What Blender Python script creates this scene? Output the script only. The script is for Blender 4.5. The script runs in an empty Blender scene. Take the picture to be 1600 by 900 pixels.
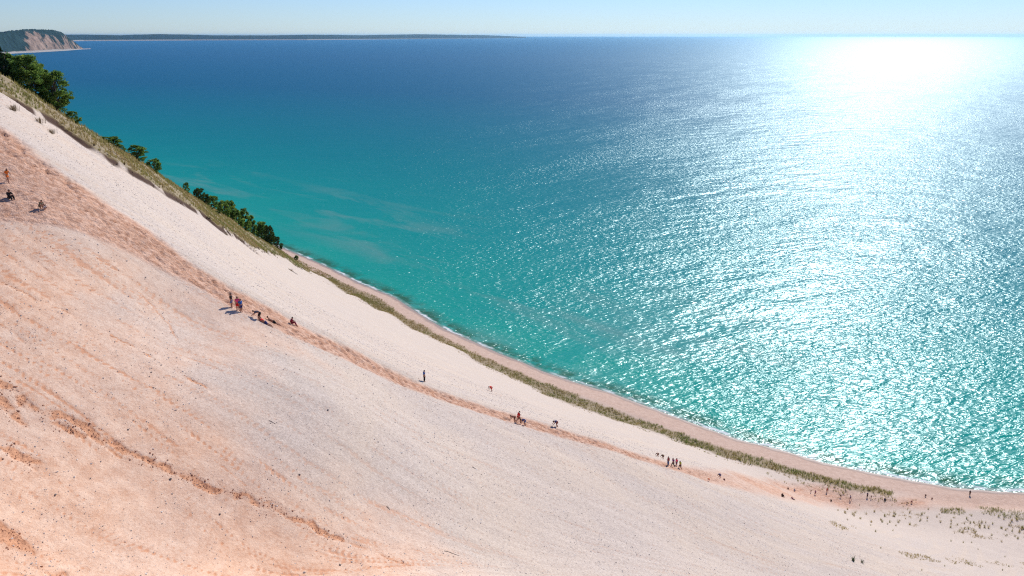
import bpy, math, random
import numpy as np
from mathutils import Vector, Matrix

R = math.radians
scene = bpy.context.scene
col = scene.collection
random.seed(7)
RNG = np.random.default_rng(11)

# ------------------------------------------------------------------ camera
F = 1256.0                       # focal length in pixels of the 1600 px wide photograph
PITCH = math.atan(395 / F)       # the true horizon lies 395 px above the middle
CP, SP = math.cos(PITCH), math.sin(PITCH)
EYE = 135.0                      # metres above the lake
cam_d = bpy.data.cameras.new('camera')
cam = bpy.data.objects.new('camera', cam_d)
col.objects.link(cam)
cam_d.sensor_width = 36.0
cam_d.lens = F / 1600 * 36.0
cam_d.clip_start = 0.5
cam_d.clip_end = 300000.0
cam.location = (0, 0, EYE)
cam.rotation_euler = (math.pi / 2 - PITCH, 0, 0)
scene.camera = cam

# ------------------------------------------------------------------ sky, sun, exposure
SUN_EL, SUN_AZ = 34.0, 25.0      # degrees; azimuth clockwise from +Y
world = bpy.data.worlds.new('World')
scene.world = world
world.use_nodes = True
wt = world.node_tree
for n in list(wt.nodes):
    wt.nodes.remove(n)
sky = wt.nodes.new('ShaderNodeTexSky')
sky.sky_type = 'NISHITA'
sky.sun_disc = False
sky.sun_elevation = R(SUN_EL)
sky.sun_rotation = R(SUN_AZ)
sky.air_density = 1.0
sky.dust_density = 0.0
sky.ozone_density = 3.0
bg = wt.nodes.new('ShaderNodeBackground')
bg.inputs['Strength'].default_value = 0.085
wo = wt.nodes.new('ShaderNodeOutputWorld')
tint = wt.nodes.new('ShaderNodeMix'); tint.data_type = 'RGBA'; tint.blend_type = 'MULTIPLY'
tint.inputs[0].default_value = 1.0
tint.inputs[7].default_value = (0.74, 0.95, 1.42, 1)
wt.links.new(sky.outputs[0], tint.inputs[6])
wt.links.new(tint.outputs[2], bg.inputs[0])
wt.links.new(bg.outputs[0], wo.inputs[0])

sun_d = bpy.data.lights.new('sun', 'SUN')
sun_d.energy = 5.0
sun_d.angle = R(0.5)
sun_d.color = (1.0, 0.95, 0.88)
sun = bpy.data.objects.new('sun', sun_d)
col.objects.link(sun)
sd = Vector((math.sin(R(SUN_AZ)) * math.cos(R(SUN_EL)), math.cos(R(SUN_AZ)) * math.cos(R(SUN_EL)), math.sin(R(SUN_EL))))
sun.rotation_euler = sd.to_track_quat('Z', 'Y').to_euler()
sun.location = (60, 60, 300)

vs = scene.view_settings
scene.display_settings.display_device = 'sRGB'
vs.view_transform = 'Standard'
vs.look = 'None'
vs.gamma = 1.0
vs.exposure = -0.05
vs.use_curve_mapping = False
scene.render.engine = 'CYCLES'
cy = scene.cycles
cy.max_bounces = 6
cy.diffuse_bounces = 3
cy.glossy_bounces = 2
cy.transmission_bounces = 3
cy.volume_bounces = 0
cy.caustics_reflective = False
cy.caustics_refractive = False
cy.use_denoising = False
cy.filter_width = 1.2
cy.sample_clamp_direct = 0
cy.sample_clamp_indirect = 4.0

# ------------------------------------------------------------------ where a spot of the photograph lies in the place
def ray(u, v):
    x = (u - 800) / F
    y = -(v - 450) / F
    return np.array([x, CP + y * SP, -SP + y * CP])
def at_d(u, v, d):
    return ray(u, v) * d + np.array([0, 0, EYE])
def at_z(u, v, z):
    r = ray(u, v)
    return r * ((z - EYE) / r[2]) + np.array([0, 0, EYE])

# ------------------------------------------------------------------ noise in numpy
def _hash(ix, iy, seed):
    h = (ix.astype(np.int64) * 374761393 + iy.astype(np.int64) * 668265263 + seed * 974634777) & 0xffffffff
    h = ((h ^ (h >> 13)) * 1274126177) & 0xffffffff
    h = h ^ (h >> 16)
    return (h & 0xffffff) / float(0xffffff)
def vnoise(x, y, seed=0):
    ix = np.floor(x); iy = np.floor(y)
    fx = x - ix; fy = y - iy
    fx = fx * fx * (3 - 2 * fx); fy = fy * fy * (3 - 2 * fy)
    ix = ix.astype(np.int64); iy = iy.astype(np.int64)
    a = _hash(ix, iy, seed); b = _hash(ix + 1, iy, seed)
    c = _hash(ix, iy + 1, seed); d = _hash(ix + 1, iy + 1, seed)
    return (a * (1 - fx) + b * fx) * (1 - fy) + (c * (1 - fx) + d * fx) * fy - 0.5
def fbm(x, y, octs=4, seed=0, gain=0.5):
    s = 0.0; a = 1.0
    for o in range(octs):
        s = s + a * vnoise(x * 2 ** o + 17.3 * o, y * 2 ** o - 9.1 * o, seed + o)
        a *= gain
    return s
def sstep(a, b, x):
    t = np.clip((x - a) / (b - a), 0, 1)
    return t * t * (3 - 2 * t)

# ------------------------------------------------------------------ shoreline and dune shape
SHORE_PX = [(440,386.6),(491,408),(517,420),(563,443),(616,464.5),(639,480),(670,500),(698,516),(739,533.6),(780,552.5),(818,567),(847,580),(897,597),(960,616),(1040,646),(1120,675),(1153,687),(1220,703),(1287,723),(1353,737),(1420,750),(1487,762),(1553,767),(1600,769)]
_sh = [at_z(u, v, 0)[:2] for u, v in SHORE_PX]
_pre = [(-9000, 6000), (-4000, 2600), (-1500, 1330), (-700, 920), (-420, 740), (-270, 640), (-205, 578)]
_post = [(185, 214), (230, 196), (290, 160), (380, 90), (520, -40), (900, -420), (3000, -2600)]
SHORE = np.array(_pre + [tuple(p) for p in _sh] + _post, float)

def poly_dist(px, py, poly):
    """distance to a polyline, arc position, and which side (+ = right of its direction)"""
    best = np.full(px.shape, 1e18); side = np.ones(px.shape); arc = np.zeros(px.shape); perp = np.zeros(px.shape)
    acc = 0.0
    for a, b in zip(poly[:-1], poly[1:]):
        ab = b - a; L2 = ab @ ab; L = math.sqrt(L2)
        t = np.clip(((px - a[0]) * ab[0] + (py - a[1]) * ab[1]) / L2, 0, 1)
        dx = px - (a[0] + t * ab[0]); dy = py - (a[1] + t * ab[1])
        d = dx * dx + dy * dy
        c = ab[1] * dx - ab[0] * dy
        pd = np.abs(c) / L
        same = np.abs(d - best) <= 1e-7 * (1 + d)          # both segments meet at the nearest vertex: the one seen more squarely tells the side
        m = (d < best) & ~same
        fl = m | (same & (pd > perp))
        side = np.where(fl, np.where(c >= 0, 1.0, -1.0), side); perp = np.where(fl, pd, perp)
        best = np.where(m, d, best); arc = np.where(m, acc + t * L, arc)
        acc += L
    return np.sqrt(best), arc, side
def inland(px, py):
    d, a, s = poly_dist(px, py, SHORE)
    return d * s

BAND_UP = [(440,392),(471,411),(517,436),(568,462),(619,488),(670,513),(721,540),(772,564),(847,597),(897,617),(960,640),(1072,681),(1120,697),(1187,715),(1253,737),(1320,753),(1387,768)]
BAND_LO = [(440,395.5),(491,429),(542,459),(593,485),(644,514),(696,537),(747,567),(798,590),(847,615),(897,635),(960,657),(1070,693),(1120,711),(1187,730),(1253,748),(1320,762),(1387,774)]
RIDGE = [(0,118,130),(60,155,138),(120,195,148),(170,226,159),(220,255,172),(280,295,205),(330,325,240),(370,350,290),(410,378,370)]
SCARP = [(0,144,120),(40,163,126),(88,188,134),(128,218,143),(160,239,151),(192,257,160),(224,277,171),(248,292,181),(280,312,197),(320,336,224),(336,350,238),(370,368,277),(392,386,312)]
SURF = [ # pixel and depth of open sand
 (0,900,48),(400,900,57.5),(800,900,71),(1000,900,84),(1200,900,106),(1400,900,136),(1600,900,185),
 (0,750,54),(400,750,65),(800,750,91),(1100,800,117),
 (0,600,61),(250,600,69),(500,600,81),(650,650,93),
 (0,400,74),(150,450,77),(300,500,82),
 (0,300,83.5),(0,210,94),(65,325,83),(150,310,92),
 (373,474,89),(454,500,95),(560,550,100),(663,598,106),(810,656,112),(868,666,118),
 (940,690,122),(1055,728,134),(1130,748,146),(1240,778,186),
]
def densify(tab, k=3):
    out = []
    for a, b in zip(tab[:-1], tab[1:]):
        for i in range(k):
            f = i / k
            out.append((a[0] + (b[0] - a[0]) * f, a[1] + (b[1] - a[1]) * f, 1 / ((1 - f) / a[2] + f / b[2])))
    return out + [tab[-1]]
RIDGE = densify(RIDGE + [(428, 387, 450)])
PATH_TOP = [(0,205,93),(67,247,92),(133,290,90),(200,335,88),(300,408,85),(373,458,88),(440,492,93),(480,514,97),(560,548,101),(663,598,106),(747,630,110),(813,650,112),(880,672,118),(960,697,124),(1040,722,132),(1120,737,144)]
_tz = [at_z(u, v, 2.5) for u, v in BAND_LO]
UPPER = RIDGE[:-1] + [(u, v, float(q[1] * CP + (EYE - q[2]) * SP)) for (u, v), q in zip(BAND_LO, _tz)]
def between(u, f=None, v=None):
    # the open slope between ridge and path is close to a plane, so 1/depth runs evenly across it
    vr, dr = (np.interp(u, [r[0] for r in UPPER], [r[k] for r in UPPER]) for k in (1, 2))
    vp, dp = (np.interp(u, [r[0] for r in PATH_TOP], [r[k] for r in PATH_TOP]) for k in (1, 2))
    if v is not None: f = (v - vr) / (vp - vr)
    return (u, vr + (vp - vr) * f, 1 / ((1 - f) / dr + f / dp))
SCARP = densify([between(u, v=v) for u, v, d in SCARP], 2)
SURF += [between(u, f) for u in range(0, 421, 35) for f in (0.42, 0.7)] + [between(u, f) for u in range(315, 421, 15) for f in (0.05, 0.1, 0.2, 0.3)] + [between(u, f) for u in range(440, 1100, 40) for f in (0.03, 0.06, 0.1, 0.2, 0.35, 0.5, 0.75)]
pts = []
for u, v, d in RIDGE: pts.append(at_d(u, v, d))
for u, v, d in SCARP: pts.append(at_d(u, v, d))
for u, v, d in SURF: pts.append(at_d(u, v, d))
toe = [at_z(u, v, 2.5) for u, v in BAND_LO]
pts += toe
pts += [at_z(u, v, 1.3) for u, v in BAND_UP]
pts += [at_z(u, v, z) for u, v, z in [(1500,800,2.6),(1600,800,2.8),(1450,788,2.6),(1600,835,4.5),(1380,792,2.8),(1500,850,10.5),(1320,790,2.9)]]
# land out of the picture: the crest the camera stands on, the bluff top behind the ridge
pts += [np.array(p, float) for p in [(0,0,132.6),(-12,-14,134),(25,-10,127),(10,8,126.2),(-14,10,126.5),(0,20,117.5),(-16,24,113),(14,26,111),(0,40,102.5),(16,48,94),(60,-20,112),(60,30,92),(120,-40,84),(170,20,50),(190,100,14),(210,160,2.8),(-45,-10,134),(-50,25,121),(-75,50,128),(-60,70,118.5),(-100,80,133),(-100,20,134),(-140,60,137),(-90,110,130.5),
 (-105,150,116),(-105,200,93),(-114,260,71),(-124,320,50),(-142,390,29),(-172,450,16),(-172,510,4),
 (-150,160,112),(-160,250,80),(-170,340,50),(-200,430,30),(-230,520,22),(-220,200,118),(-260,330,85),(-300,430,60),(-320,560,30),(0,-120,140),(-200,-50,142),(120,-160,120),(300,-60,60),(330,60,4)]]
CTRL = np.array(pts)
CX, CY, CZ = CTRL[:, 0] / 100, CTRL[:, 1] / 100, CTRL[:, 2]
def _tps(r2):
    return 0.5 * r2 * np.log(np.maximum(r2, 1e-12))
_n = len(CX)
_A = np.zeros((_n + 3, _n + 3))
_A[:_n, :_n] = _tps((CX[:, None] - CX) ** 2 + (CY[:, None] - CY) ** 2) + np.eye(_n) * 2e-6
_A[:_n, _n] = 1; _A[:_n, _n + 1] = CX; _A[:_n, _n + 2] = CY
_A[_n:, :_n] = _A[:_n, _n:].T
_W = np.linalg.solve(_A, np.concatenate([CZ, np.zeros(3)]))
def rbf(px, py):
    out = np.empty(px.size); X = px.ravel() / 100; Y = py.ravel() / 100
    for i in range(0, X.size, 40000):
        x = X[i:i + 40000]; y = Y[i:i + 40000]
        k = _tps((x[:, None] - CX) ** 2 + (y[:, None] - CY) ** 2)
        out[i:i + 40000] = k @ _W[:_n] + _W[_n] + _W[_n + 1] * x + _W[_n + 2] * y
    return out.reshape(px.shape)
def base_z(px, py, d=None):
    if d is None: d = inland(px, py)
    r = np.hypot(px, py - 100)
    z = np.clip(rbf(np.clip(px, -420, 420), np.clip(py, -260, 640)), 0.5, 150)
    far = 2.5 + 80 * (1 - np.exp(-np.maximum(d - 18, 0) / 180))
    z = z + (far - z) * sstep(420, 620, r)
    zb = np.where(d > 0, 0.11 * d, np.maximum(0.07 * d, -14))
    return zb + (z - zb) * sstep(9, 17, d)

# regular grid of the bare dune for quick look-ups and for tracing fall lines
GX0, GY0, GS = -330.0, -60.0, 2.0
gx = np.arange(GX0, 300, GS); gy = np.arange(GY0, 700, GS)
GXX, GYY = np.meshgrid(gx, gy)
GZ = base_z(GXX, GYY)
def bil(G, px, py):
    fx = np.clip((px - GX0) / GS, 0, G.shape[1] - 1.001); fy = np.clip((py - GY0) / GS, 0, G.shape[0] - 1.001)
    ix = fx.astype(int); iy = fy.astype(int); fx = fx - ix; fy = fy - iy
    return (G[iy, ix] * (1 - fx) + G[iy, ix + 1] * fx) * (1 - fy) + (G[iy + 1, ix] * (1 - fx) + G[iy + 1, ix + 1] * fx) * fy
dGy, dGx = np.gradient(GZ, GS)
def hit(u, v):
    """the first spot of the dune seen through a pixel of the photograph"""
    r = ray(u, v)
    t = np.concatenate([np.arange(15, 150, 0.1), np.arange(150, 620, 0.25)])
    x = r[0] * t; y = r[1] * t; z = EYE + r[2] * t
    k = np.nonzero(z <= bil(GZ, x, y))[0]
    if len(k) == 0:
        return None
    return np.array([x[k[0]], y[k[0]], z[k[0]]])
# fall-line coordinate: where along the foot of the dune the sand of a spot would end up
_sx = GXX.ravel().copy(); _sy = GYY.ravel().copy()
for _ in range(170):
    a = bil(dGx, _sx, _sy); b = bil(dGy, _sx, _sy); g = np.hypot(a, b) + 1e-6
    m = bil(GZ, _sx, _sy) > 3.5
    _sx -= np.where(m, 2.5 * a / g, 0); _sy -= np.where(m, 2.5 * b / g, 0)
GSARC = poly_dist(_sx, _sy, SHORE)[1].reshape(GZ.shape)
GSARC -= np.median(GSARC)

# ------------------------------------------------------------------ helpers: materials, meshes, tags
class NT:
    def __init__(s, name):
        s.m = bpy.data.materials.new(name); s.m.use_nodes = True
        s.t = s.m.node_tree
        for n in list(s.t.nodes): s.t.nodes.remove(n)
        s.out = s.t.nodes.new('ShaderNodeOutputMaterial')
    def n(s, typ, **kw):
        x = s.t.nodes.new(typ)
        for k, v in kw.items(): setattr(x, k, v)
        return x
    def put(s, sock, v):
        if isinstance(v, bpy.types.NodeSocket): s.t.links.new(v, sock)
        elif v is not None: sock.default_value = v
    def attr(s, name):
        return s.n('ShaderNodeAttribute', attribute_name=name)
    def math(s, op, a, b=None, c=None, clamp=False):
        x = s.n('ShaderNodeMath', operation=op); x.use_clamp = clamp
        for i, v in enumerate((a, b, c)): s.put(x.inputs[i], v)
        return x.outputs[0]
    def mix(s, f, a, b, blend='MIX'):
        x = s.n('ShaderNodeMix', data_type='RGBA', blend_type=blend)
        s.put(x.inputs[0], f)
        for i, v in ((6, a), (7, b)):
            if isinstance(v, tuple) and len(v) == 3: v = v + (1,)
            s.put(x.inputs[i], v)
        return x.outputs[2]
    def ramp(s, f, stops, interp='LINEAR'):
        x = s.n('ShaderNodeValToRGB'); cr = x.color_ramp; cr.interpolation = interp
        while len(cr.elements) < len(stops): cr.elements.new(0.5)
        for e, (p, c) in zip(cr.elements, stops):
            e.position = p
            e.color = (c if isinstance(c, tuple) else (c, c, c)) + (1,)
        s.put(x.inputs[0], f)
        return x.outputs[0]
    def rng(s, f, a, b, c=0.0, d=1.0):
        x = s.n('ShaderNodeMapRange'); x.clamp = True
        s.put(x.inputs[0], f)
        for i, v in enumerate((a, b, c, d)): s.put(x.inputs[i + 1], v)
        return x.outputs[0]
    def noise(s, vec, scale, detail=3.0, rough=0.55, dist=0.0):
        x = s.n('ShaderNodeTexNoise'); s.put(x.inputs['Vector'], vec)
        for k, v in (('Scale', scale), ('Detail', detail), ('Roughness', rough), ('Distortion', dist)): s.put(x.inputs[k], v)
        return x.outputs[0]
    def map(s, vec, rot=0.0, scale=(1, 1, 1)):
        if rot:
            y = s.n('ShaderNodeMapping'); s.put(y.inputs[0], vec); y.inputs['Rotation'].default_value = (0, 0, rot); vec = y.outputs[0]
        x = s.n('ShaderNodeMapping'); s.put(x.inputs[0], vec); x.inputs['Scale'].default_value = scale
        return x.outputs[0]
    def pos(s):
        return s.n('ShaderNodeNewGeometry').outputs['Position']
    def bsdf(s, **kw):
        x = s.n('ShaderNodeBsdfPrincipled')
        for k, v in kw.items():
            k = k.replace('_', ' ')
            if isinstance(v, tuple) and len(v) == 3: v = v + (1,)
            s.put(x.inputs[k], v)
        s.t.links.new(x.outputs[0], s.out.inputs[0])
        return x

def make_mesh(name, V, faces, mat=None, smooth=True):
    me = bpy.data.meshes.new(name)
    V = np.asarray(V, np.float32)
    faces = np.asarray(faces, np.int32)
    k = faces.shape[1]
    me.vertices.add(len(V)); me.vertices.foreach_set('co', V.ravel())
    me.loops.add(faces.size); me.loops.foreach_set('vertex_index', faces.ravel())
    me.polygons.add(len(faces))
    me.polygons.foreach_set('loop_start', np.arange(0, faces.size, k, dtype=np.int32))
    me.polygons.foreach_set('loop_total', np.full(len(faces), k, np.int32))
    me.polygons.foreach_set('use_smooth', np.full(len(faces), smooth, bool))
    me.update(calc_edges=True)
    if mat: me.materials.append(mat)
    return me
def add_attr(me, name, vals):
    a = me.attributes.new(name, 'FLOAT', 'POINT'); a.data.foreach_set('value', np.asarray(vals, np.float32).ravel())
def link(name, me, parent=None, loc=None):
    o = bpy.data.objects.new(name, me); col.objects.link(o)
    if parent: o.parent = parent
    if loc is not None: o.location = loc
    return o
def tag(o, label=None, cat=None, group=None, kind=None):
    if label: o['label'] = label
    if cat: o['category'] = cat
    if group: o['group'] = group
    if kind: o['kind'] = kind
    return o
def grid_faces(nu, nv, wrap=False):
    i = np.arange(nu - 1)[:, None] * nv; j = np.arange(nv - 1)[None, :]
    a = (i + j).ravel()
    return np.stack([a, a + nv, a + nv + 1, a + 1], 1)

# ------------------------------------------------------------------ the dune
th = np.concatenate([np.arange(-180, -60, 3.0), np.arange(-60, -37, 0.5), np.arange(-37, 37, 0.095), np.arange(37, 60, 0.5), np.arange(60, 180.1, 3.0)])
th[-1] = 180.0
rr = np.concatenate([np.arange(0.6, 18, 0.6), np.geomspace(18, 330, 1050), np.geomspace(330, 700, 130)[1:], np.geomspace(700, 9000, 40)[1:]])
TH, RR = np.meshgrid(np.radians(th), rr, indexing='ij')
DX = RR * np.sin(TH); DY = RR * np.cos(TH)
D_IN = inland(DX, DY)
DZ = base_z(DX, DY, D_IN)

def world_poly(pix):
    out = []
    for u, v in pix:
        p = hit(u, v)
        if p is not None: out.append(p[:2])
    return np.array(out)
PATH_UP = [(-60,165),(7,203),(67,247),(133,290),(200,338),(290,403),(367,453),(433,487),(480,514),(547,543),(613,577),(680,607),(747,630),(813,650),(880,672),(960,697),(1040,722),(1110,735),(1200,748),(1290,756),(1345,768),(1400,777),(1470,774),(1530,772),(1640,774)]
PATH_LO = [(-60,330),(7,345),(67,352),(133,365),(200,395),(300,443),(367,482),(433,515),(480,533),(547,563),(613,593),(680,620),(747,643),(813,663),(880,683),(960,706),(1040,731),(1110,752),(1200,775),(1290,788),(1345,793),(1400,794),(1470,793),(1530,794),(1640,800)]
PU = world_poly(PATH_UP); PL = world_poly(PATH_LO)
def in_poly(px, py, poly):
    c = np.zeros(px.shape, bool)
    j = len(poly) - 1
    for i in range(len(poly)):
        xi, yi = poly[i]; xj, yj = poly[j]
        if yi != yj:
            m = ((yi > py) != (yj > py)) & (px < (xj - xi) * (py - yi) / (yj - yi) + xi)
            c ^= m
        j = i
    return c
def band_mask(px, py, A, B, soft):
    poly = np.concatenate([A, B[::-1]])
    ins = in_poly(px, py, poly)
    d = np.minimum(poly_dist(px, py, A)[0], poly_dist(px, py, B)[0])
    sd_ = np.where(ins, d, -d)
    return sstep(-soft, soft, sd_)

NEAR = (RR < 460) & (np.abs(TH) < R(40)) & (RR > 10)
qx, qy = DX[NEAR], DY[NEAR]
def fill(vals):
    o = np.zeros(DX.shape); o[NEAR] = vals
    return o
wob = fbm(qx / 6, qy / 6, 3, 3) * 1.6
path_soft = 0.8 + 3.2 * sstep(100, 170, np.hypot(qx, qy))
path_m = band_mask(qx + wob, qy + wob * 0.6, PU, PL, path_soft)
path_up = 1 - sstep(0, 7, poly_dist(qx, qy, PU)[0])
path_m = path_m * (1 - 0.45 * sstep(112, 150, np.hypot(qx, qy)) * sstep(-0.35, 0.25, fbm(qx / 7, qy / 7, 3, 4)))
# damp rills and slumped edges in the near sand
RILLS = [ # polyline, half width m, strength
 ([(-30,590),(0,598),(23,609),(34,632),(57,643),(94,649),(128,664),(151,681),(181,692),(215,711),(264,732),(295,741),(332,764),(378,775),(400,785),(430,790),(455,809),(483,817),(497,830),(533,842)],0.55,1.0),
 ([(-30,612),(0,628),(20,645),(36,660)],0.7,1.0),
 ([(60,655),(100,668),(130,680)],0.35,0.7),
 ([(155,688),(172,702),(192,712)],0.3,0.7),
 ([(533,842),(583,858),(617,874),(650,886)],0.3,0.5),
 ([(-30,680),(0,692),(26,711),(60,726),(75,741)],0.6,0.9),
 ([(-30,812),(0,832),(19,847),(57,881),(90,900)],0.8,0.8),
 ([(150,403),(177,420),(200,431),(220,443)],0.22,0.65),
 ([(217,457),(250,490),(263,507),(287,540)],0.2,0.5),
 ([(0,440),(47,463),(90,482),(137,507)],0.22,0.6),
 ([(173,523),(213,543),(250,563),(300,590),(337,610)],0.22,0.7),
 ([(0,507),(27,520),(50,547),(107,587)],0.25,0.6),
 ([(60,375),(90,395),(130,420)],0.25,0.5),
 ([(0,375),(40,398),(80,425)],0.25,0.4),
 ([(107,587),(150,612),(190,636)],0.2,0.4),
]
rill = np.zeros(qx.shape)
wx = qx + fbm(qx / 0.9, qy / 0.9, 3, 21) * 0.4; wy = qy + fbm(qx / 0.9, qy / 0.9, 3, 31) * 0.4
for pix, w, st in RILLS:
    P_ = world_poly(pix)
    if len(P_) < 2: continue
    mb = (qx > P_[:, 0].min() - 4) & (qx < P_[:, 0].max() + 4) & (qy > P_[:, 1].min() - 4) & (qy < P_[:, 1].max() + 4)
    d = poly_dist(wx[mb], wy[mb], P_)[0] * 1.25
    brk = sstep(-0.25, 0.12, fbm(qx[mb] / 1.3, qy[mb] / 1.3, 3, 41))
    rill[mb] = np.maximum(rill[mb], st * (1 - sstep(w * 0.45, w, d)) * (0.25 + 0.75 * brk))
# scarp of dark turf under the grass edge
SC = np.array([at_d(u, v, d)[:2] for u, v, d in SCARP])
SC_END = poly_dist(*SC[-1][:, None], SC)[1][0]
SC = np.concatenate([SC, world_poly([(406,389.5),(420,393.5),(432,397.5),(445,404),(467,418)]), [at_z(u, v, 2.5)[:2] for u, v in BAND_LO[1:3]]])
sdist, sarc, sside = poly_dist(qx, qy, SC)
s_signed = sdist * sside + fbm(qx / 5, qy / 5, 3, 55) * 0.9     # + = lower, lake-facing sand side (right of the line)
s_on = (sarc > 1) & (sarc < SC_END - 2)
RG = np.array([at_d(u, v, d)[:2] for u, v, d in RIDGE] + [at_z(440, 392, 1.3)[:2]])
rdist, rarc, rside = poly_dist(qx, qy, RG)
scarp_cut = sstep(-0.2, 0.9, s_signed) * (1 - sstep(2, 9, s_signed)) * s_on
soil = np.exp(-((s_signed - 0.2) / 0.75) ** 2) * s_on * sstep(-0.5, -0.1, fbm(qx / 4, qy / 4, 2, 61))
# turf between scarp and ridge and on down the back
turf = np.where((s_signed < 0), 1.0, 0.0) * sstep(-1.5, 0.3, -s_signed) * (sarc > 0.5)
LOW = np.array([at_z(u, v, 2.5)[:2] for u, v in BAND_LO]); UPB = np.array([at_z(u, v, 1.3)[:2] for u, v in BAND_UP])
strip = band_mask(qx + fbm(qx / 4, qy / 4, 3, 71) * 2.5, qy, UPB, LOW, 1.2)
turf = np.maximum(turf * (D_IN[NEAR] > 9) * (qx < -40), strip)
# warm, freshly moved sand lower left of the picture
wp = world_poly([(-100,330),(0,360),(150,430),(250,520),(330,620),(420,720),(520,800),(620,900)])
wd, wa, wside = poly_dist(qx, qy, wp)
warm = sstep(-14, 6, wd * wside + fbm(qx / 9, qy / 9, 4, 81) * 14)
din = D_IN[NEAR]
beachm = (1 - sstep(9, 16, din + fbm(qx / 5, qy / 5, 2, 91) * 3))

dz = np.zeros(qx.shape)
fade = sstep(12, 25, din)
dz += fade * (fbm(qx / 14, qy / 14, 3, 5) * 0.45 + fbm(qx / 2.2, qy / 2.2, 3, 6) * 0.10)
foot = fbm(qx / 0.9, qy / 0.9, 3, 7, 0.6)
def pits(x, y, cell, seed, r0, r1):
    ix = np.floor(x / cell).astype(np.int64); iy = np.floor(y / cell).astype(np.int64); best = np.full(x.shape, 9.0)
    for a in (-1, 0, 1):
        for b in (-1, 0, 1):
            cx_ = (ix + a + _hash(ix + a, iy + b, seed)) * cell; cy_ = (iy + b + _hash(ix + a, iy + b, seed + 5)) * cell
            best = np.minimum(best, np.hypot(x - cx_, y - cy_) * (0.7 + 0.7 * _hash(ix + a, iy + b, seed + 9)))
    return 1 - sstep(r0, r1, best)
pit = pits(qx, qy, 0.6, 301, 0.08, 0.25)
pu_d, _, pu_s = poly_dist(qx, qy, PU)
stray = (1 - sstep(2, 14, pu_d)) * (pu_s > 0) * sstep(0.0, 0.3, fbm(qx / 3.5, qy / 3.5, 3, 310)) * (din > 16)
tread = np.maximum(path_m * (0.25 + 0.75 * path_up), 0.0)
pit_m = pit * np.clip(tread * sstep(-0.35, 0.05, fbm(qx / 5, qy / 5, 2, 311)) + stray * 0.55, 0, 1)
dz -= path_m * (0.18 + (0.25 + 0.40 * path_up) * np.maximum(foot, -0.1) * sstep(2, 20, din))
dz -= pit_m * 0.17
dz -= rill * (0.08 + 0.18 * fbm(qx / 0.45, qy / 0.45, 3, 8))
dz -= scarp_cut * 0.8
dz += turf * fade * (0.15 + fbm(qx / 1.7, qy / 1.7, 3, 9) * 0.5)
DZ[NEAR] += dz
Vd = np.stack([DX, DY, DZ], -1).reshape(-1, 3)

# streaks: fine noise smeared along the fall lines
lic = np.zeros(qx.shape); sel = (np.hypot(qx, qy) < 170) & (din > 14)
bx, by = qx[sel], qy[sel]; acc = np.zeros(bx.shape); sc_l = 0.22 * np.clip(np.hypot(bx, by) / 50, 0.6, 3.0)
for sgn in (1, -1):
    ax_, ay_ = bx.copy(), by.copy()
    for k in range(9):
        ga = bil(dGx, ax_, ay_); gb = bil(dGy, ax_, ay_); gn = np.hypot(ga, gb) + 1e-6
        ax_ += sgn * ga / gn * sc_l * 1.9; ay_ += sgn * gb / gn * sc_l * 1.9
        acc += vnoise(ax_ / 0.20, ay_ / 0.20, 401) + 0.8 * vnoise(ax_ / 0.5, ay_ / 0.5, 402)
lic[sel] = np.clip(0.5 + acc / (acc.std() * 6), 0, 1)
lic[~sel] = 0.5
dz2 = np.zeros(qx.shape); dz2[sel] = ((lic[sel] - 0.5) * 0.03 - np.maximum(lic[sel] - 0.68, 0) * 0.3) * (0.4 + 0.6 * warm[sel])
DZ[NEAR] += dz2
Vd = np.stack([DX, DY, DZ], -1).reshape(-1, 3)
LIC_ALL = np.full(DX.shape, 0.5); LIC_ALL[NEAR] = lic

m = NT('sand')
pos = m.pos()
a_path = m.attr('path').outputs['Fac']; a_rill = m.attr('rill').outputs['Fac']; a_warm = m.attr('warm').outputs['Fac']
a_soil = m.attr('soil').outputs['Fac']; a_turf = m.attr('turf').outputs['Fac']; a_din = m.attr('inland').outputs['Fac']
a_fall = m.attr('fall').outputs['Fac']
sep = m.n('ShaderNodeSeparateXYZ'); m.put(sep.inputs[0], pos)
cmb = m.n('ShaderNodeCombineXYZ')
m.put(cmb.inputs[0], a_fall); m.put(cmb.inputs[1], m.math('MULTIPLY', sep.outputs[2], 0.16)); low = m.rng(sep.outputs[2], 5.0, 16.0)
streak = m.noise(cmb.outputs[0], 0.55, 5, 0.62)
streak_f = m.noise(cmb.outputs[0], 2.4, 4, 0.65)
big = m.noise(pos, 0.045, 4, 0.55)
grit = m.math('ADD', m.math('MULTIPLY', m.noise(pos, 4.5, 4, 0.8), 0.6), m.math('MULTIPLY', m.noise(pos, 11.0, 2, 0.7), 0.4))
a_st = m.attr('streak').outputs['Fac']
mid = m.noise(pos, 0.8, 4, 0.65)
gs = m.math('ADD', grit, m.math('MULTIPLY', m.math('SUBTRACT', a_st, 0.5), -0.13))
pale = m.mix(m.rng(gs, 0.40, 0.60), (0.45, 0.365, 0.305), (0.69, 0.58, 0.495))
cream = m.mix(m.rng(gs, 0.38, 0.62), (0.49, 0.385, 0.305), (0.73, 0.60, 0.485))
c = m.mix(m.mix(low, (0.4,) * 3, m.rng(streak, 0.42, 0.62)), pale, cream)
orange = m.mix(m.rng(m.math('ADD', m.math('MULTIPLY', mid, 0.5), m.math('MULTIPLY', gs, 0.5)), 0.40, 0.60), (0.73, 0.405, 0.24), (0.92, 0.625, 0.435))
wf = m.math('MULTIPLY', a_warm, m.rng(m.math('ADD', m.math('MULTIPLY', streak, 0.6), m.math('MULTIPLY', big, 0.4)), 0.36, 0.58, 0.50, 0.97))
c = m.mix(wf, c, orange)
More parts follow.
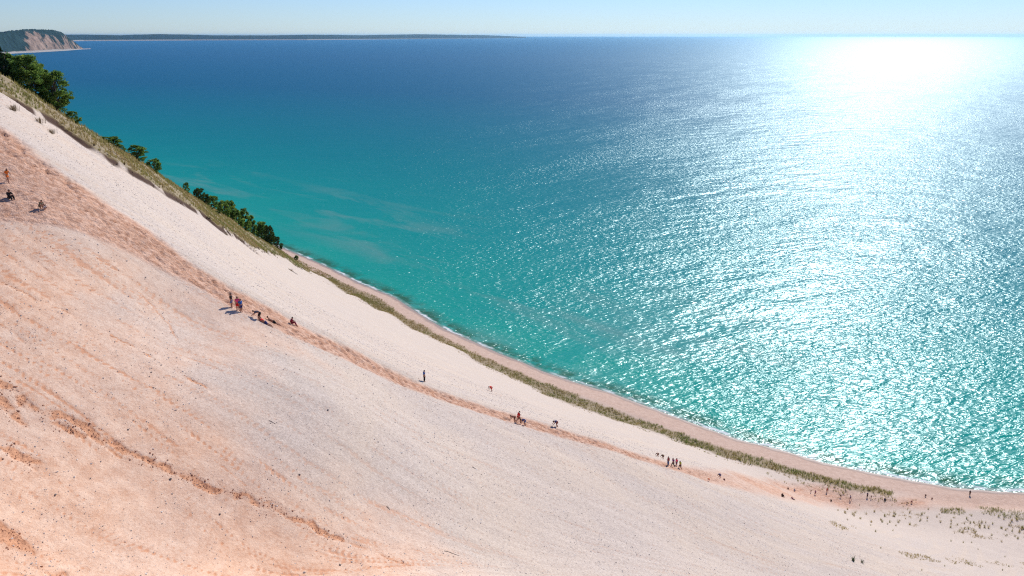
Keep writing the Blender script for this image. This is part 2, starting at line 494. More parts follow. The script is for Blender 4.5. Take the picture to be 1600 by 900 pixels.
fine_tr = m.math('MULTIPLY', m.rng(a_st, 0.64, 0.78), m.math('MULTIPLY', low, m.math('ADD', 0.18, m.math('MULTIPLY', a_warm, 0.62))))
c = m.mix(fine_tr, c, (0.66, 0.32, 0.175))
pn_ = m.noise(pos, 1.3, 4, 0.7)
pcol = m.mix(m.rng(m.math('SUBTRACT', pn_, m.math('MULTIPLY', m.attr('trodden').outputs['Fac'], 0.07)), 0.33, 0.60), (0.54, 0.285, 0.175), (0.78, 0.50, 0.36))
c = m.mix(m.math('MULTIPLY', a_path, m.rng(mid, 0.2, 0.5, 0.7, 1.0)), c, pcol)
c = m.mix(m.math('MULTIPLY', m.attr('pit').outputs['Fac'], 0.7), c, (0.36, 0.17, 0.10))
c = m.mix(m.rng(m.math('ADD', a_rill, m.math('MULTIPLY', m.math('SUBTRACT', grit, 0.5), m.math('MULTIPLY', a_rill, 2.6))), 0.14, 0.6, 0.0, 0.92), c, m.mix(m.rng(grit, 0.50, 0.62), (0.72, 0.36, 0.195), (0.22, 0.075, 0.033)))
beach = m.mix(m.rng(mid, 0.3, 0.7), (0.52, 0.345, 0.255), (0.68, 0.485, 0.375))
c = m.mix(m.rng(a_din, 17.0, 10.0, 0.0, 0.9), c, beach)
wetn = m.math('ADD', a_din, m.math('MULTIPLY', m.math('SUBTRACT', m.noise(pos, 0.12, 3), 0.5), 4.0))
c = m.mix(m.rng(wetn, 2.6, 1.4, 0.0, 0.8), c, (0.27, 0.19, 0.155))
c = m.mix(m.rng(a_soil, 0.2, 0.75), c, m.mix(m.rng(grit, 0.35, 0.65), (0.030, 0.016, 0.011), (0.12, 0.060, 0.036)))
c = m.mix(m.math('MULTIPLY', a_turf, m.rng(mid, 0.28, 0.55, 0.45, 0.85)), c, m.mix(m.rng(grit, 0.3, 0.7), (0.15, 0.115, 0.045), (0.30, 0.225, 0.10)))
bh = m.math('ADD', m.math('MULTIPLY', grit, 0.07), m.math('MULTIPLY', m.noise(pos, 1.6, 5, 0.7), m.math('ADD', m.math('MULTIPLY', a_path, 0.42), 0.05)))
bh = m.math('ADD', bh, m.math('MULTIPLY', streak_f, m.math('MULTIPLY', low, 0.10)))
bmp = m.n('ShaderNodeBump'); bmp.inputs['Strength'].default_value = 0.85; bmp.inputs['Distance'].default_value = 1.0
m.put(bmp.inputs['Height'], bh)
m.bsdf(Base_Color=c, Roughness=m.rng(wetn, 2.4, 0.8, 0.95, 0.5), Normal=bmp.outputs[0], Specular_IOR_Level=0.25)
SAND = m.m
me = make_mesh('dune', Vd, grid_faces(len(th), len(rr)), SAND)
add_attr(me, 'path', fill(path_m)); add_attr(me, 'rill', fill(rill)); add_attr(me, 'warm', fill(warm))
add_attr(me, 'streak', LIC_ALL); add_attr(me, 'pit', fill(pit_m)); add_attr(me, 'trodden', fill(path_m * (0.35 + 0.65 * path_up))); add_attr(me, 'soil', fill(soil)); add_attr(me, 'turf', fill(turf)); add_attr(me, 'inland', D_IN)
add_attr(me, 'fall', bil(GSARC, DX, DY))
tag(link('dune', me), kind='structure')

def ground(x, y):
    """height of the finished dune under a point (the displaced mesh, read back from its polar grid)"""
    t = math.degrees(math.atan2(x, y)); r = math.hypot(x, y)
    i = int(np.clip(np.searchsorted(th, t) - 1, 0, len(th) - 2)); j = int(np.clip(np.searchsorted(rr, r) - 1, 0, len(rr) - 2))
    fi = (t - th[i]) / (th[i + 1] - th[i]); fj = (r - rr[j]) / (rr[j + 1] - rr[j])
    return float((DZ[i, j] * (1 - fj) + DZ[i, j + 1] * fj) * (1 - fi) + (DZ[i + 1, j] * (1 - fj) + DZ[i + 1, j + 1] * fj) * fi)
def ground_v(x, y):
    t = np.degrees(np.arctan2(x, y)); r = np.hypot(x, y)
    i = np.clip(np.searchsorted(th, t) - 1, 0, len(th) - 2); j = np.clip(np.searchsorted(rr, r) - 1, 0, len(rr) - 2)
    fi = (t - th[i]) / (th[i + 1] - th[i]); fj = (r - rr[j]) / (rr[j + 1] - rr[j])
    return (DZ[i, j] * (1 - fj) + DZ[i, j + 1] * fj) * (1 - fi) + (DZ[i + 1, j] * (1 - fj) + DZ[i + 1, j + 1] * fj) * fi
# ------------------------------------------------------------------ the lake
lth = np.concatenate([np.arange(-180, -70, 4.0), np.arange(-70, -36, 0.6), np.arange(-36, 36, 0.18), np.arange(36, 70, 0.6), np.arange(70, 180.1, 4.0)])
lrr = np.concatenate([np.arange(20, 200, 20), np.geomspace(200, 700, 360), np.geomspace(700, 3000, 160)[1:], np.geomspace(3000, 88000, 120)[1:]])
LT, LR = np.meshgrid(np.radians(lth), lrr, indexing='ij')
LX = LR * np.sin(LT); LY = LR * np.cos(LT)
OFF = -inland(LX, LY)
me = None
m = NT('lake_water')
pos = m.pos()
off = m.attr('offshore').outputs['Fac']
CREST = math.atan2(0.68, 0.73)            # the direction the crests run
wob = m.math('MULTIPLY', m.math('SUBTRACT', m.noise(pos, 0.012, 3, 0.5), 0.5), 90.0)
offw = m.math('ADD', off, wob)
lg = m.math('LOGARITHM', m.math('MAXIMUM', m.math('ADD', offw, 8.0), 4.0), 10.0)      # 0.6 .. 4.5
deep = m.ramp(m.rng(lg, 0.6, 4.2), [(0.00, (0.080, 0.31, 0.245)), (0.21, (0.008, 0.31, 0.235)), (0.41, (0.0, 0.25, 0.225)), (0.56, (0.0, 0.17, 0.205)), (0.69, (0.0, 0.105, 0.195)), (0.83, (0.0, 0.105, 0.22)), (1.0, (0.0, 0.135, 0.28))])
# pale sand bars under the shallows, weed and suspended sand along the edge
bars = m.noise(m.map(pos, math.atan2(0.717, 0.697) - math.pi / 2, (0.03, 0.007, 1)), 1.0, 4, 0.6, 0.6)
bm = m.math('MULTIPLY', m.rng(bars, 0.52, 0.70), m.math('MULTIPLY', m.rng(off, 15, 45), m.rng(off, 190, 90)))
deep = m.mix(m.math('MULTIPLY', bm, 0.7), deep, (0.13, 0.29, 0.25))
weedn = m.noise(m.map(pos, 0.0, (0.11, 0.11, 1)), 1.0, 4, 0.6)
weed = m.math('MULTIPLY', m.rng(weedn, 0.38, 0.56), m.math('MULTIPLY', m.rng(off, 0.8, 2.6), m.rng(off, 11.0, 4.5)))
deep = m.mix(m.math('MULTIPLY', weed, 0.85), deep, (0.030, 0.10, 0.035))
shl = m.math('MULTIPLY', m.rng(off, 2.5, 0.3), 0.6)
deep = m.mix(shl, deep, (0.30, 0.27, 0.20))
# foam where the small waves run out, and a few broken crests close in
fo = m.noise(pos, 0.06, 3, 0.6)
fl = m.math('ADD', off, m.math('MULTIPLY', m.math('SUBTRACT', m.noise(pos, 0.16, 4, 0.6), 0.5), 5.0))
foam = m.math('MULTIPLY', m.math('MULTIPLY', m.rng(fl, 0.2, 0.7), m.rng(fl, 2.2, 1.2)), m.rng(fo, 0.44, 0.56))
wc = m.noise(m.map(pos, CREST, (0.22, 0.75, 1)), 1.0, 5, 0.65)
caps = m.math('MULTIPLY', m.rng(wc, 0.72, 0.77), m.rng(off, 12, 40, 0.9, 0.35))
foam = m.math('MAXIMUM', foam, m.math('MULTIPLY', caps, m.rng(off, 3, 8)))
colr = m.mix(foam, deep, (0.75, 0.77, 0.76))
# waves: short chop over a longer slanting swell; far out they are finer than a pixel and become roughness
CREST2 = R(24)
w1 = m.noise(m.map(pos, -CREST2, (0.24, 0.50, 1)), 1.0, 2, 0.5, 0.5)
w2 = m.noise(m.map(pos, -R(-14), (0.28, 0.55, 1)), 1.0, 2, 0.5, 0.3)
w3 = m.noise(m.map(pos, -CREST2, (0.020, 0.045, 1)), 1.0, 3, 0.6)
far_f = m.rng(m.math('LOGARITHM', m.math('MAXIMUM', off, 1.0), 10.0), 2.5, 3.6)
lanes = m.rng(m.noise(m.map(pos, -R(60), (0.0035, 0.012, 1)), 1.0, 3, 0.55), 0.36, 0.62, 0.62, 1.25)
hgt = m.math('ADD', m.math('MULTIPLY', lanes, m.math('ADD', m.math('MULTIPLY', w1, 0.85), m.math('MULTIPLY', w2, 0.55))), m.math('MULTIPLY', w3, 3.0))
bmp = m.n('ShaderNodeBump'); m.put(bmp.inputs['Strength'], m.rng(far_f, 0, 1, 1.0, 0.6)); bmp.inputs['Distance'].default_value = 1.0
m.put(bmp.inputs['Height'], hgt)
dif = m.n('ShaderNodeBsdfDiffuse'); m.put(dif.inputs[0], colr)
glo = m.n('ShaderNodeBsdfAnisotropic'); glo.distribution = 'GGX'
m.put(glo.inputs['Color'], (0.72, 0.91, 0.97, 1)); m.put(glo.inputs['Roughness'], m.rng(far_f, 0, 1, 0.29, 0.38)); m.put(glo.inputs['Normal'], bmp.outputs[0])
fr = m.n('ShaderNodeFresnel'); fr.inputs['IOR'].default_value = 1.33; m.put(fr.inputs['Normal'], bmp.outputs[0])
ms = m.n('ShaderNodeMixShader')
m.put(ms.inputs[0], m.math('MULTIPLY', m.math('MINIMUM', m.math('MULTIPLY', fr.outputs[0], 0.8), m.rng(far_f, 0, 1, 0.09, 0.15)), m.math('SUBTRACT', 1.0, foam)))
m.t.links.new(dif.outputs[0], ms.inputs[1]); m.t.links.new(glo.outputs[0], ms.inputs[2]); m.t.links.new(ms.outputs[0], m.out.inputs[0])
me = make_mesh('lake', np.stack([LX, LY, np.zeros_like(LX)], -1).reshape(-1, 3), grid_faces(len(lth), len(lrr)), m.m)
add_attr(me, 'offshore', OFF)
tag(link('lake', me), kind='structure')

# ------------------------------------------------------------------ headland and far shore
def interp_px(tab, u):
    us = [t[0] for t in tab]
    return np.interp(u, us, [t[1] for t in tab])
m = NT('headland_cover')
pos = m.pos()
hf = m.attr('bare').outputs['Fac']
n1 = m.noise(pos, 0.012, 5, 0.65)
hazy_trees_c = m.mix(m.rng(n1, 0.35, 0.65), (0.008, 0.034, 0.040), (0.026, 0.070, 0.075))  # forest green with the blue of distance haze put into the colour
sandc = m.mix(m.rng(m.noise(pos, 0.01, 4, 0.7), 0.3, 0.7), (0.10, 0.075, 0.065), (0.50, 0.35, 0.27))
c = m.mix(m.rng(m.math('ADD', hf, m.math('MULTIPLY', m.math('SUBTRACT', n1, 0.5), 2.4)), 0.40, 0.62), hazy_trees_c, sandc)
bm_ = m.n('ShaderNodeBump'); bm_.inputs['Distance'].default_value = 25.0; bm_.inputs['Strength'].default_value = 0.8
m.put(bm_.inputs['Height'], m.noise(pos, 0.02, 5, 0.7))
m.bsdf(Base_Color=m.mix(m.attr('beach').outputs['Fac'], c, (0.40, 0.37, 0.34)), Roughness=0.95, Normal=bm_.outputs[0], Specular_IOR_Level=0.1)
WATER_PX = [(-260,104),(-120,94),(24,83.5),(55,82),(100,79.4),(128,77.2),(142,76.6)]
TOP_PX = [(-260,58),(-120,54),(0,51.5),(20,49.5),(48,47.5),(58,47),(64,48.5),(75,48),(90,49),(101,51.5),(108,56),(116,62),(124,69),(133,75.3),(142,76.5)]
na, nb = 300, 60
us = np.concatenate([np.linspace(-260, 0, 60), np.linspace(0, 142, 241)[1:]])
V = []; bare = []; bea = []
for u in us:
    vb = interp_px(WATER_PX, u); b = at_z(u, vb, 0.0)
    vt = interp_px(TOP_PX, u); dist = np.hypot(b[0], b[1])
    # crest stands behind the beach by its own height and a half
    hgt = max(0.5, EYE + (55 - vt) / F * dist)
    for _ in range(4):
        d2 = dist + 60 + hgt * 1.6
        hgt = max(0.5, EYE + (55 - vt) / F * d2 * CP)
    dirv = np.array([b[0], b[1]]) / dist
    for k in range(nb):
        t = k / (nb - 1)
        if t < 0.06: run = t / 0.06 * 35; z = 6 * t / 0.06 - 1.0 * (k == 0)
        elif t < 0.6:
            q = (t - 0.06) / 0.54; run = 35 + q * (25 + hgt * 1.6); z = 6 + (hgt - 6) * (q ** 0.85 if hgt > 6 else q)
        else:
            q = (t - 0.6) / 0.4; run = 60 + hgt * 1.6 + q * 1700; z = hgt * (1 - 0.55 * q ** 1.5) - 8 * q
        p = np.array([b[0], b[1]]) + dirv * run
        V.append((p[0], p[1], z))
        bare.append(0.62 * (u > 36) * min(1, (u - 36) / 14.0 if u > 36 else 0) * (1 if 0.06 < t < 0.62 else 0) * (1.12 - 0.95 * (abs((t - 0.06) / 0.54)) ** 2.2 * (1 if u < 104 else 0.3)))
        bea.append(1.0 if t < 0.07 else 0.0)
V = np.array(V)
mid_ = np.clip(V[:, 2] / 60, 0, 1)
V[:, 2] += mid_ * (fbm(V[:, 0] / 130, V[:, 1] / 130, 4, 101) * 16 + fbm(V[:, 0] / 30, V[:, 1] / 30, 3, 102) * 9)
gull = fbm(V[:, 0] / 90, V[:, 1] / 260, 3, 103)
me = make_mesh('headland', V, grid_faces(len(us), nb), m.m)
add_attr(me, 'bare', np.clip(np.array(bare) + (gull * 0.5) * (np.array(bare) > 0), 0, 1)); add_attr(me, 'beach', bea)
tag(link('headland', me), kind='structure')

WATER_PX = [(60,65),(130,64.2),(300,63.2),(480,62.6),(640,61),(760,60.0),(822,59.4)]
TOP_PX = [(60,53.5),(105,54),(150,54.5),(190,55),(250,53.5),(290,54),(330,55),(420,55),(500,54.4),(560,55),(620,54),(660,53.6),(700,54.2),(760,55),(800,56.4),(822,57.6)]
us = np.linspace(60, 822, 420)
V = []; bea = []
for i, u in enumerate(us):
    vb = interp_px(WATER_PX, u); b = at_z(u, vb, 0.0); dist = np.hypot(b[0], b[1]); dirv = np.array([b[0], b[1]]) / dist
    vt = interp_px(TOP_PX, u)
    hgt = max(14, EYE + (55 - vt) / F * (dist + 700) * CP)
    bh = 24 * sstep(840, 420, u) + 2
    for run, z, be in ((0, -1, 1), (60, bh, 1), (90, bh + 1, 0), (350, bh + (hgt - bh) * 0.6, 0), (700, hgt, 0), (2500, hgt * 0.9, 0), (3500, -2, 0)):
        V.append((b[0] + dirv[0] * run, b[1] + dirv[1] * run, z)); bea.append(be)
V = np.array(V)
V[:, 2] += (V[:, 2] > 30) * fbm(V[:, 0] / 500, V[:, 1] / 500, 4, 104) * 10
me = make_mesh('far_shore', V, grid_faces(len(us), 7), m.m, smooth=False)
add_attr(me, 'bare', np.zeros(len(V))); add_attr(me, 'beach', bea)
tag(link('far_shore', me), kind='structure')

# ------------------------------------------------------------------ the air over the lake
HAZE_D = 1.1e-5
m = NT('haze_air')
pv = m.n('ShaderNodeVolumePrincipled')
pv.inputs['Color'].default_value = (0.38, 0.72, 1.0, 1)
pv.inputs['Density'].default_value = HAZE_D
pv.inputs['Anisotropy'].default_value = 0.7
m.t.links.new(pv.outputs[0], m.out.inputs['Volume'])
W_, B_, T_ = 90000.0, -16.0, 215.0
bv = [(-W_, -W_, B_), (W_, -W_, B_), (W_, W_, B_), (-W_, W_, B_), (-W_, -W_, T_), (W_, -W_, T_), (W_, W_, T_), (-W_, W_, T_)]
me = make_mesh('haze', bv, [(3, 2, 1, 0), (4, 5, 6, 7), (0, 1, 5, 4), (1, 2, 6, 5), (2, 3, 7, 6), (3, 0, 4, 7)], m.m, smooth=False)
tag(link('haze', me), kind='stuff')
# ------------------------------------------------------------------ grass
def leaf_mat(name, a, b, c2, transl=0.25):
    m = NT(name)
    f = m.attr('tone').outputs['Fac']
    colr = m.ramp(f, [(0.0, a), (0.5, b), (1.0, c2)])
    d = m.n('ShaderNodeBsdfDiffuse'); m.put(d.inputs[0], colr)
    t = m.n('ShaderNodeBsdfTranslucent'); m.put(t.inputs[0], colr)
    mx = m.n('ShaderNodeMixShader'); mx.inputs[0].default_value = transl
    m.t.links.new(d.outputs[0], mx.inputs[1]); m.t.links.new(t.outputs[0], mx.inputs[2])
    m.t.links.new(mx.outputs[0], m.out.inputs[0])
    return m.m
M_GRASS = leaf_mat('beach_grass_blades', (0.40, 0.30, 0.14), (0.31, 0.27, 0.095), (0.20, 0.23, 0.065), 0.45)
M_DRY = leaf_mat('dry_stems', (0.05, 0.03, 0.02), (0.12, 0.075, 0.045), (0.26, 0.18, 0.11), 0.1)

def blades(P, h, tone, nb, wid, spread, rng):
    """flat bent blades: P (n,3) roots, h (n) heights; returns vertices, faces, tone per vertex"""
    n = len(P)
    P = np.repeat(P, nb, 0); h = np.repeat(h, nb) * rng.uniform(0.6, 1.1, n * nb); tone = np.repeat(tone, nb) + rng.normal(0, 0.12, n * nb)
    az = rng.uniform(0, 2 * np.pi, n * nb); lean = rng.uniform(0.05, 0.55, n * nb)
    d = np.stack([np.cos(az), np.sin(az), 0 * az], 1)
    side = np.stack([-np.sin(az + rng.normal(0, .6, n * nb)), np.cos(az), 0 * az], 1) * (wid * rng.uniform(0.6, 1.3, n * nb))[:, None]
    root = P + d * (spread * rng.uniform(0, 1, n * nb))[:, None]
    up = np.array([0, 0, 1.0])
    mid = root + up * (h * 0.55)[:, None] + d * (h * lean * 0.3)[:, None]
    tip = root + up * h[:, None] + d * (h * lean)[:, None]
    V = np.stack([root - side - up * 0.1, root + side - up * 0.1, mid + side * 0.8, mid - side * 0.8, tip], 1).reshape(-1, 3)
    b = np.arange(n * nb)[:, None] * 5
    Fq = np.concatenate([b + [0, 1, 2], b + [0, 2, 3], b + [3, 2, 4]], 0)
    return V, Fq, np.repeat(np.clip(tone, 0, 1), 5)

rng = np.random.default_rng(5)
# turf on the ridge
n = 130000
x = rng.uniform(-150, -60, n); y = rng.uniform(112, 500, n)
sd1, sa1, ss1 = poly_dist(x, y, SC); sg = sd1 * ss1 + fbm(x / 5, y / 5, 3, 55) * 0.9
rd1, ra1, rs1 = poly_dist(x, y, RG)
beyond = rd1 * -rs1
keep = (((sg < -0.3) & (sa1 > 0.5) & (beyond < 14)) | ((rd1 < 9) & (y > 300) & (beyond < 9) & (beyond > -5))) & (inland(x, y) > 8)
keep &= fbm(x / 6, y / 6, 3, 12) + rng.uniform(-0.25, 0.45, n) > -0.12
x, y = x[keep], y[keep]
tone = np.clip(0.42 + fbm(x / 5, y / 8, 3, 13) * 0.9, 0, 1)
hh = rng.uniform(0.35, 0.75, len(x))
V, Fq, T = blades(np.stack([x, y, ground_v(x, y)], 1), hh, tone, 4, 0.05, 0.3, rng)
me = make_mesh('ridge_grass', V, Fq, M_GRASS, smooth=False); add_attr(me, 'tone', T)
tag(link('ridge_grass', me), kind='stuff')
# the long strip of grass behind the beach and its ragged landward fringe
n = 240000
x = rng.uniform(-165, 130, n); y = rng.uniform(195, 520, n)
k = inland(x, y); keep = (k > 6) & (k < 36); x, y, k = x[keep], y[keep], k[keep]
bmk = band_mask(x + fbm(x / 4, y / 4, 3, 71) * 3, y + fbm(x / 4, y / 4, 3, 72) * 2, UPB, LOW, 1.0)
clp = fbm(x / 3.0, y / 3.0, 3, 14)
pr = bmk * np.clip(0.85 + clp * 1.3, 0.3, 1)
dl = poly_dist(x, y, LOW)[0]; fr = (1 - sstep(0, 11, dl)) * (k > 14) * sstep(0.06, 0.3, fbm(x / 4.5, y / 4.5, 3, 15)) * 0.5
east = sstep(-60, 40, x)
keep = rng.uniform(0, 1, len(x)) < np.maximum(pr, fr * (0.4 + 0.6 * east))
x, y, k, bmk = x[keep], y[keep], k[keep], bmk[keep]
tone = np.clip(0.22 + 0.42 * sstep(-60, 90, x) + fbm(x / 4, y / 4, 3, 16) * 0.8 - 0.3 * (1 - bmk), 0, 1)
hh = rng.uniform(0.4, 1.0, len(x)) * (0.55 + 0.45 * bmk) * (0.75 + 0.45 * sstep(0, 90, x))
V, Fq, T = blades(np.stack([x, y, ground_v(x, y)], 1), hh, tone, 5, 0.055, 0.35, rng)
me = make_mesh('beach_grass', V, Fq, M_GRASS, smooth=False); add_attr(me, 'tone', T)
tag(link('beach_grass', me), kind='stuff')
# straw-coloured flats and the green patch at the right edge
def scatter_px(poly, n, rng):
    P_ = np.array([at_z(u, v, ZG)[:2] for u, v, ZG in poly])
    lo, hi = P_.min(0), P_.max(0)
    q = rng.uniform(lo, hi, (n, 2)); q = q[in_poly(q[:, 0], q[:, 1], P_)]
    return q[:, 0], q[:, 1]
Vs = []; Fs = []; Ts = []; off = 0
FLAT = world_poly([(1372,796),(1450,806),(1600,822),(1660,828),(1660,868),(1600,852),(1500,838),(1420,822)])
FLAT2 = world_poly([(1400,862),(1480,868),(1600,880),(1660,884),(1660,900),(1600,896),(1500,880),(1400,870)])
GREEN = world_poly([(1470,795),(1540,792),(1600,791),(1690,792),(1690,815),(1600,812),(1540,806),(1470,803)])
STRAW = world_poly([(1278,812),(1300,812),(1340,826),(1320,830)])
for P_, dens, t0, hs, sd_ in ((FLAT, 1.3, 0.05, 0.45, 1), (FLAT2, 1.1, 0.05, 0.35, 2), (GREEN, 2.2, 0.62, 0.75, 3), (STRAW, 1.0, 0.1, 0.4, 4)):
    lo, hi = P_.min(0), P_.max(0); n = int((hi - lo).prod() * dens * 2)
    q = rng.uniform(lo, hi, (n, 2)); q = q[in_poly(q[:, 0], q[:, 1], P_)]
    x, y = q[:, 0], q[:, 1]
    kk = fbm(x / 5, y / 5, 3, 17 + sd_) + rng.uniform(-0.2, 0.2, len(x)) > 0.02
    x, y = x[kk], y[kk]
    V, Fq, T = blades(np.stack([x, y, ground_v(x, y)], 1), rng.uniform(0.5, 1.1, len(x)) * hs, np.clip(t0 + fbm(x / 3, y / 3, 2, 18) * 0.5, 0, 1), 5, 0.035, 0.35, rng)
    Vs.append(V); Fs.append(Fq + off); Ts.append(T); off += len(V)
me = make_mesh('dry_grass', np.concatenate(Vs), np.concatenate(Fs), M_GRASS, smooth=False); add_attr(me, 'tone', np.concatenate(Ts))
tag(link('dry_grass', me), kind='stuff')
# roots and dead stems hanging out of the turf edge
n = 9000
x = rng.uniform(-125, -60, n); y = rng.uniform(112, 420, n)
sd1, sa1, ss1 = poly_dist(x, y, SC); sg = sd1 * ss1 + fbm(x / 5, y / 5, 3, 55) * 0.9
keep = (np.abs(sg - 0.3) < 0.9) & (sa1 > 0.5) & (fbm(x / 3, y / 3, 2, 19) > -0.12); x, y = x[keep], y[keep]
V, Fq, T = blades(np.stack([x, y, ground_v(x, y)], 1), rng.uniform(0.2, 0.55, len(x)), rng.uniform(0, 0.8, len(x)), 5, 0.05, 0.4, rng)
me = make_mesh('turf_roots', V, Fq, M_DRY, smooth=False); add_attr(me, 'tone', T)
tag(link('turf_roots', me), kind='stuff')

# single tufts, each an object of its own
def tuft_mesh(name, nb, h, w, spread, tone, mat, seed):
    r = np.random.default_rng(seed)
    V, Fq, T = blades(np.zeros((1, 3)), np.array([h]), np.array([tone]), nb, w, spread, r)
    me = make_mesh(name, V, Fq, mat, smooth=False); add_attr(me, 'tone', T)
    return me
TUFTS = [tuft_mesh('grass_tuft', 26, 1.0, 0.03, 0.35, t, M_GRASS, 40 + i) for i, t in enumerate((0.28, 0.5, 0.08))]
def place_tuft(name, me, u, v, s, label, cat, group=None):
    p = hit(u, v)
    if p is None: return
    o = link(name, me, loc=(p[0], p[1], ground(p[0], p[1]))); o.scale = (s, s, s); o.rotation_euler = (0, 0, random.uniform(0, 6.3))
    return tag(o, label, cat, group)
rt = random.Random(3)
for i in range(95):
    f = rt.random(); u = 1300 + 300 * f ** 0.8
    v = 798 + (u - 1300) * 0.10 + rt.gauss(0, 9) + (8 if u < 1420 else 0)
    place_tuft('grass_tuft', TUFTS[rt.choice((0, 1, 1, 2))], u, v, rt.uniform(0.45, 1.0), 'small upright tuft of beach grass on the pale flat at the lower right', 'grass tuft', 'grass tufts on the flat at the foot of the dune')
for u, v, s in ((1440,892,.35),(1476,884,.4),(1513,880,.7),(1492,880,.45),(1576,886,.5),(1566,892,.45),(1528,859,.4),(1570,871,.4),(1505,848,.5),(1486,846,.55),(1518,848,.45),(1395,830,.5),(1376,857,.4)):
    place_tuft('grass_tuft', TUFTS[1], u, v, s, 'lone grass tuft standing on the pale sand below the flat, lower right corner', 'grass tuft', 'lone tufts near the lower right corner')
M_HERB = leaf_mat('herb_leaves', (0.10, 0.13, 0.05), (0.07, 0.11, 0.04), (0.05, 0.09, 0.03), 0.2)
HERB = tuft_mesh('green_plant', 34, 0.9, 0.035, 0.3, 0.5, M_HERB, 61)
place_tuft('green_plant', HERB, 1333, 878, 0.95, 'left of two dark green plants alone on the pale sand, lower right', 'plant', 'two green plants on bare sand')
place_tuft('green_plant', HERB, 1347, 880, 0.8, 'right of two dark green plants alone on the pale sand, lower right', 'plant', 'two green plants on bare sand')

# ------------------------------------------------------------------ trees and shrubs
M_LEAF = leaf_mat('tree_leaves', (0.06, 0.13, 0.032), (0.17, 0.28, 0.06), (0.33, 0.38, 0.09), 0.6)
M_LEAF2 = leaf_mat('pale_leaves', (0.045, 0.085, 0.022), (0.085, 0.135, 0.035), (0.15, 0.18, 0.06), 0.3)
M_NEEDLE = leaf_mat('pine_needles', (0.010, 0.026, 0.014), (0.020, 0.045, 0.020), (0.040, 0.070, 0.028), 0.1)
m = NT('bark')
m.bsdf(Base_Color=m.mix(m.noise(m.map(m.pos(), 0, (3, 3, 0.6)), 2.0, 4), (0.05, 0.038, 0.028), (0.19, 0.15, 0.11)), Roughness=0.95)
M_BARK = m.m
def tube(path, rad, sides=6):
    path = np.asarray(path, float); V = []; n = len(path)
    for i in range(n):
        t = path[min(i + 1, n - 1)] - path[max(i - 1, 0)]; t /= np.linalg.norm(t) + 1e-9
        a = np.cross(t, [0.3, 0.9, 0.2]); a /= np.linalg.norm(a); b = np.cross(t, a)
        for k in range(sides):
            w = 2 * math.pi * k / sides
            V.append(path[i] + (a * math.cos(w) + b * math.sin(w)) * rad[i])
    Fq = [(i * sides + k, i * sides + (k + 1) % sides, (i + 1) * sides + (k + 1) % sides, (i + 1) * sides + k) for i in range(n - 1) for k in range(sides)]
    return np.array(V), np.array(Fq)
def join(parts):
    V = []; Fq = []; o = 0
    for v, f in parts:
        V.append(v); Fq.append(f + o); o += len(v)
    return np.concatenate(V), np.concatenate(Fq)
def leaf_cloud(C, rad, per, size, rng, tone0):
    """leaf-sized quads in clumps C with radii rad"""
    n = len(C) * per
    d = rng.normal(0, 1, (n, 3)); d /= np.linalg.norm(d, axis=1)[:, None]
    P = np.repeat(C, per, 0) + d * (np.repeat(rad, per) * rng.uniform(0.25, 1.0, n) ** 0.6)[:, None] * np.array([1, 1, 0.75])
    nn = d + rng.normal(0, 0.7, (n, 3)); nn /= np.linalg.norm(nn, axis=1)[:, None]
    a = np.cross(nn, rng.normal(0, 1, (n, 3))); a /= np.linalg.norm(a, axis=1)[:, None]; b = np.cross(nn, a)
    s = (size * rng.uniform(0.6, 1.4, n))[:, None]
    V = np.stack([P - a * s, P + b * s * 0.55, P + a * s, P - b * s * 0.55], 1).reshape(-1, 3)
    T = np.clip(np.repeat(tone0 + rng.normal(0, 0.16, len(C)), per) + rng.normal(0, 0.12, n), 0, 1)
    return V, np.arange(n * 4).reshape(-1, 4), np.repeat(T, 4)
